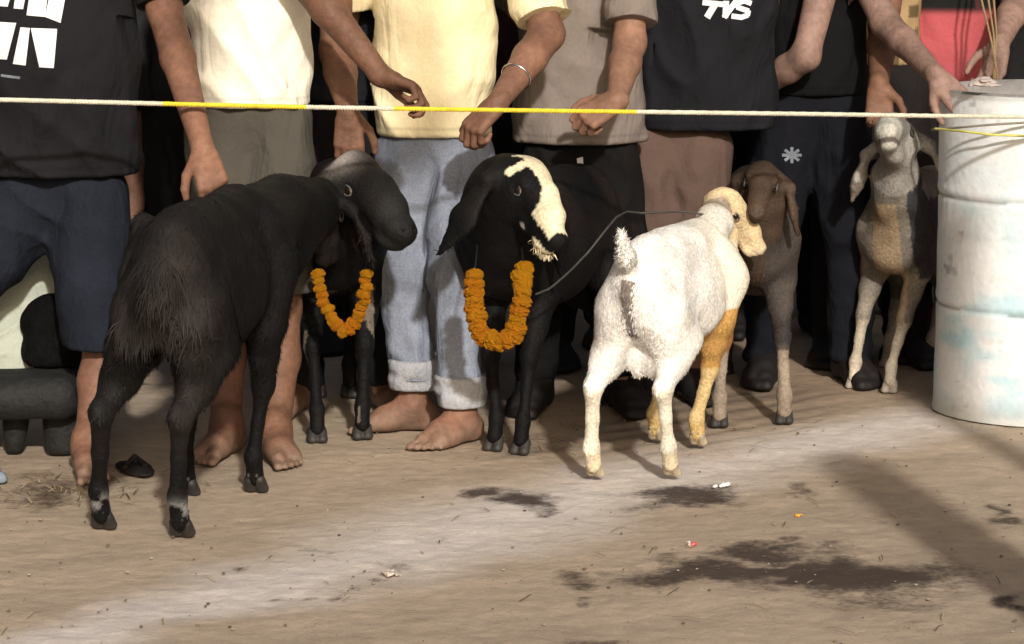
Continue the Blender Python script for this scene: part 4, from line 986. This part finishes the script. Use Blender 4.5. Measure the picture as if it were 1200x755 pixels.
def drape():
    # hanging pale green cloth with folds and thickness
    f = Field(.006); top = P(52, 278, 7.72); mid = P(28, 350, 7.68); bot = P(12, 428, 7.62); low = P(-30, 425, 7.62)
    o0 = mid; A = lambda p: p-o0
    f.cone(A(top), A(mid), .03, .06, .04, axis=(0, 1, 0), q=.5); f.cone(A(mid), A(bot), .06, .05, .04, axis=(0, 1, 0), q=.5); f.cone(A(P(0, 345, 7.7)), A(low), .05, .06, .04, axis=(0, 1, 0), q=.5)
    V, Q = f.build(lambda p: -((1-2*np.abs(vnoise(np.stack([p[:, 0]*9+p[:, 2]*4, p[:, 1]*8, p[:, 2]*20-p[:, 0]*13], -1), 4)-.5))**3)*.016)
    o = obj('shawl', mesh('shawl', V, Q, M_CLOTH, np.tile([.42, .45, .38], (len(V), 1))), label='pale green cloth hanging in folds beside the denim shorts', category='cloth'); o.location = tuple(o0)
drape()
# blue-white shoe tip by the bench
f = Field(.005); foot(f, np.array([0, 0, .09]), (.6, -1), side=1); V, Q = f.build(lambda p: np.full(len(p), -.006), zmin=.0, zmax=.09)
o = obj('shoe', mesh('shoe', V, Q, M_CLOTH, np.tile([.2, .24, .3], (len(V), 1))), label='pale blue white shoe tip at the far left edge', category='shoe'); o.location = tuple(G(-44, 553))
# sandalled foot straps: a slipper lying under the big goat
g = G(158, 552); f = Field(.004); f.ell((0, 0, .008), (.05, .12, .010), .005); f.chain([(-.045, -.01, .01), (-.01, -.03, .05), (.045, -.01, .01)], [.007, .009, .007], .004)
V, Q = f.build(zmin=0); o = obj('sandal', mesh('sandal', V, Q, M_LEATH, None), label='dark strapped sandal seen between the big goat\'s hind legs', category='sandal'); o.location = tuple(g); o.rotation_euler = (0, 0, R(25)); o.scale = (.8, .8, .8)

# ------------------------------------------------------------ black sheet added to stand in for the night darkness behind the crowd
V, F = [], []
n = 240
for i in range(n+1):
    x = -5+10*i/n; y = 11.2+.05*math.sin(x*9)+.03*math.sin(x*23)
    V += [(x, y, 0), (x, y, 2.6)]
F = [(2*i, 2*i+2, 2*i+3, 2*i+1) for i in range(n)]
m_ = len(V); V += [(x, y+.01, z) for (x, y, z) in V]; F += [(m_+a, m_+d_, m_+c_, m_+b_) for (a, b_, c_, d_) in F]
o = obj('night_backdrop', polymesh('night_backdrop', V, F, M_NIGHT, True), label='added black sheet standing in for the darkness behind the whole crowd', category='dark_backdrop')

# ------------------------------------------------------------ two posts just outside the frame on the right (their shadows cross the ground)
def post(base, h, r, label):
    pts = [np.array([0, 0, z])+[.006*math.sin(z*4), .004*math.cos(z*5), 0] for z in np.linspace(0, h, 14)]
    tv, tq = tube(pts+[np.array([0, 0, h+r*.5])], [r*(1-.12*i/13) for i in range(14)]+[r*.45], 16)
    t = thing('post', base, label, 'post'); obj('pole', polymesh('pole', tv, tq, M_WOOD, True), t)
hz = -np.array([sdir.x, sdir.y])/math.hypot(sdir.x, sdir.y)      # shadow direction on the ground
tn = math.tan(SUN_EL)
e1 = G(1000, 545)[:2]; t1_ = 2.25; post((*(e1-hz*t1_), 0), t1_*tn, .105, 'short round wooden post standing right of the view, nearest')
d2 = np.array([DX-DR*.925, DY-DR*.38]); t2_ = 2.2; post((*(d2-hz*t2_), 0), t2_*tn+.52, .045, 'taller round wooden post right of the view, behind the short one')
# ------------------------------------------------------------ cloth cutouts added out of view to cast shade on the shirts
def shade_cutouts():
    M = material('cutout_cloth', (.5, .12, .05), rough=.8)
    def up(px, py, Yp, y):     # the point on the sun's ray through a shirt point, where the string hangs
        p = P(px, py, Yp); t = (y-p[1])/sdir.y; return p+np.array(sdir)*t
    Yb = 4.6; cutouts = [((195, -60), (268, -60), (246, 10), (252, 160), (200, 160)), ((424, -60), (462, -60), (458, 12), (424, 60)), ((486, -60), (520, -60), (535, 40), (560, 95), (500, 175), (440, 130), (505, 92))]
    root = thing('shade_cutouts', up(300, -60, 7.6, Yb), 'dark orange cloth cutouts added to shade the shirts, outside the view', 'shade_cutouts'); o0 = up(300, -60, 7.6, Yb)
    for fl in cutouts:
        a = [up(x, y, 7.62, Yb)-o0 for x, y in fl]; b = [p+np.array([0, .004, 0]) for p in a]; n = len(a)
        F = [tuple(range(n)), tuple(range(2*n-1, n-1, -1))]+[(i, i+n, (i+1) % n+n, (i+1) % n) for i in range(n)]
        obj('shade_cutout', polymesh('shade_cutout', a+b, F, M), root)
    tv, tq = tube([np.array([-3, 0, .05]), np.array([0, 0, .0]), np.array([3, 0, .05])], .004, 6); obj('string', polymesh('string', tv, tq, M_CORD), root)
shade_cutouts()
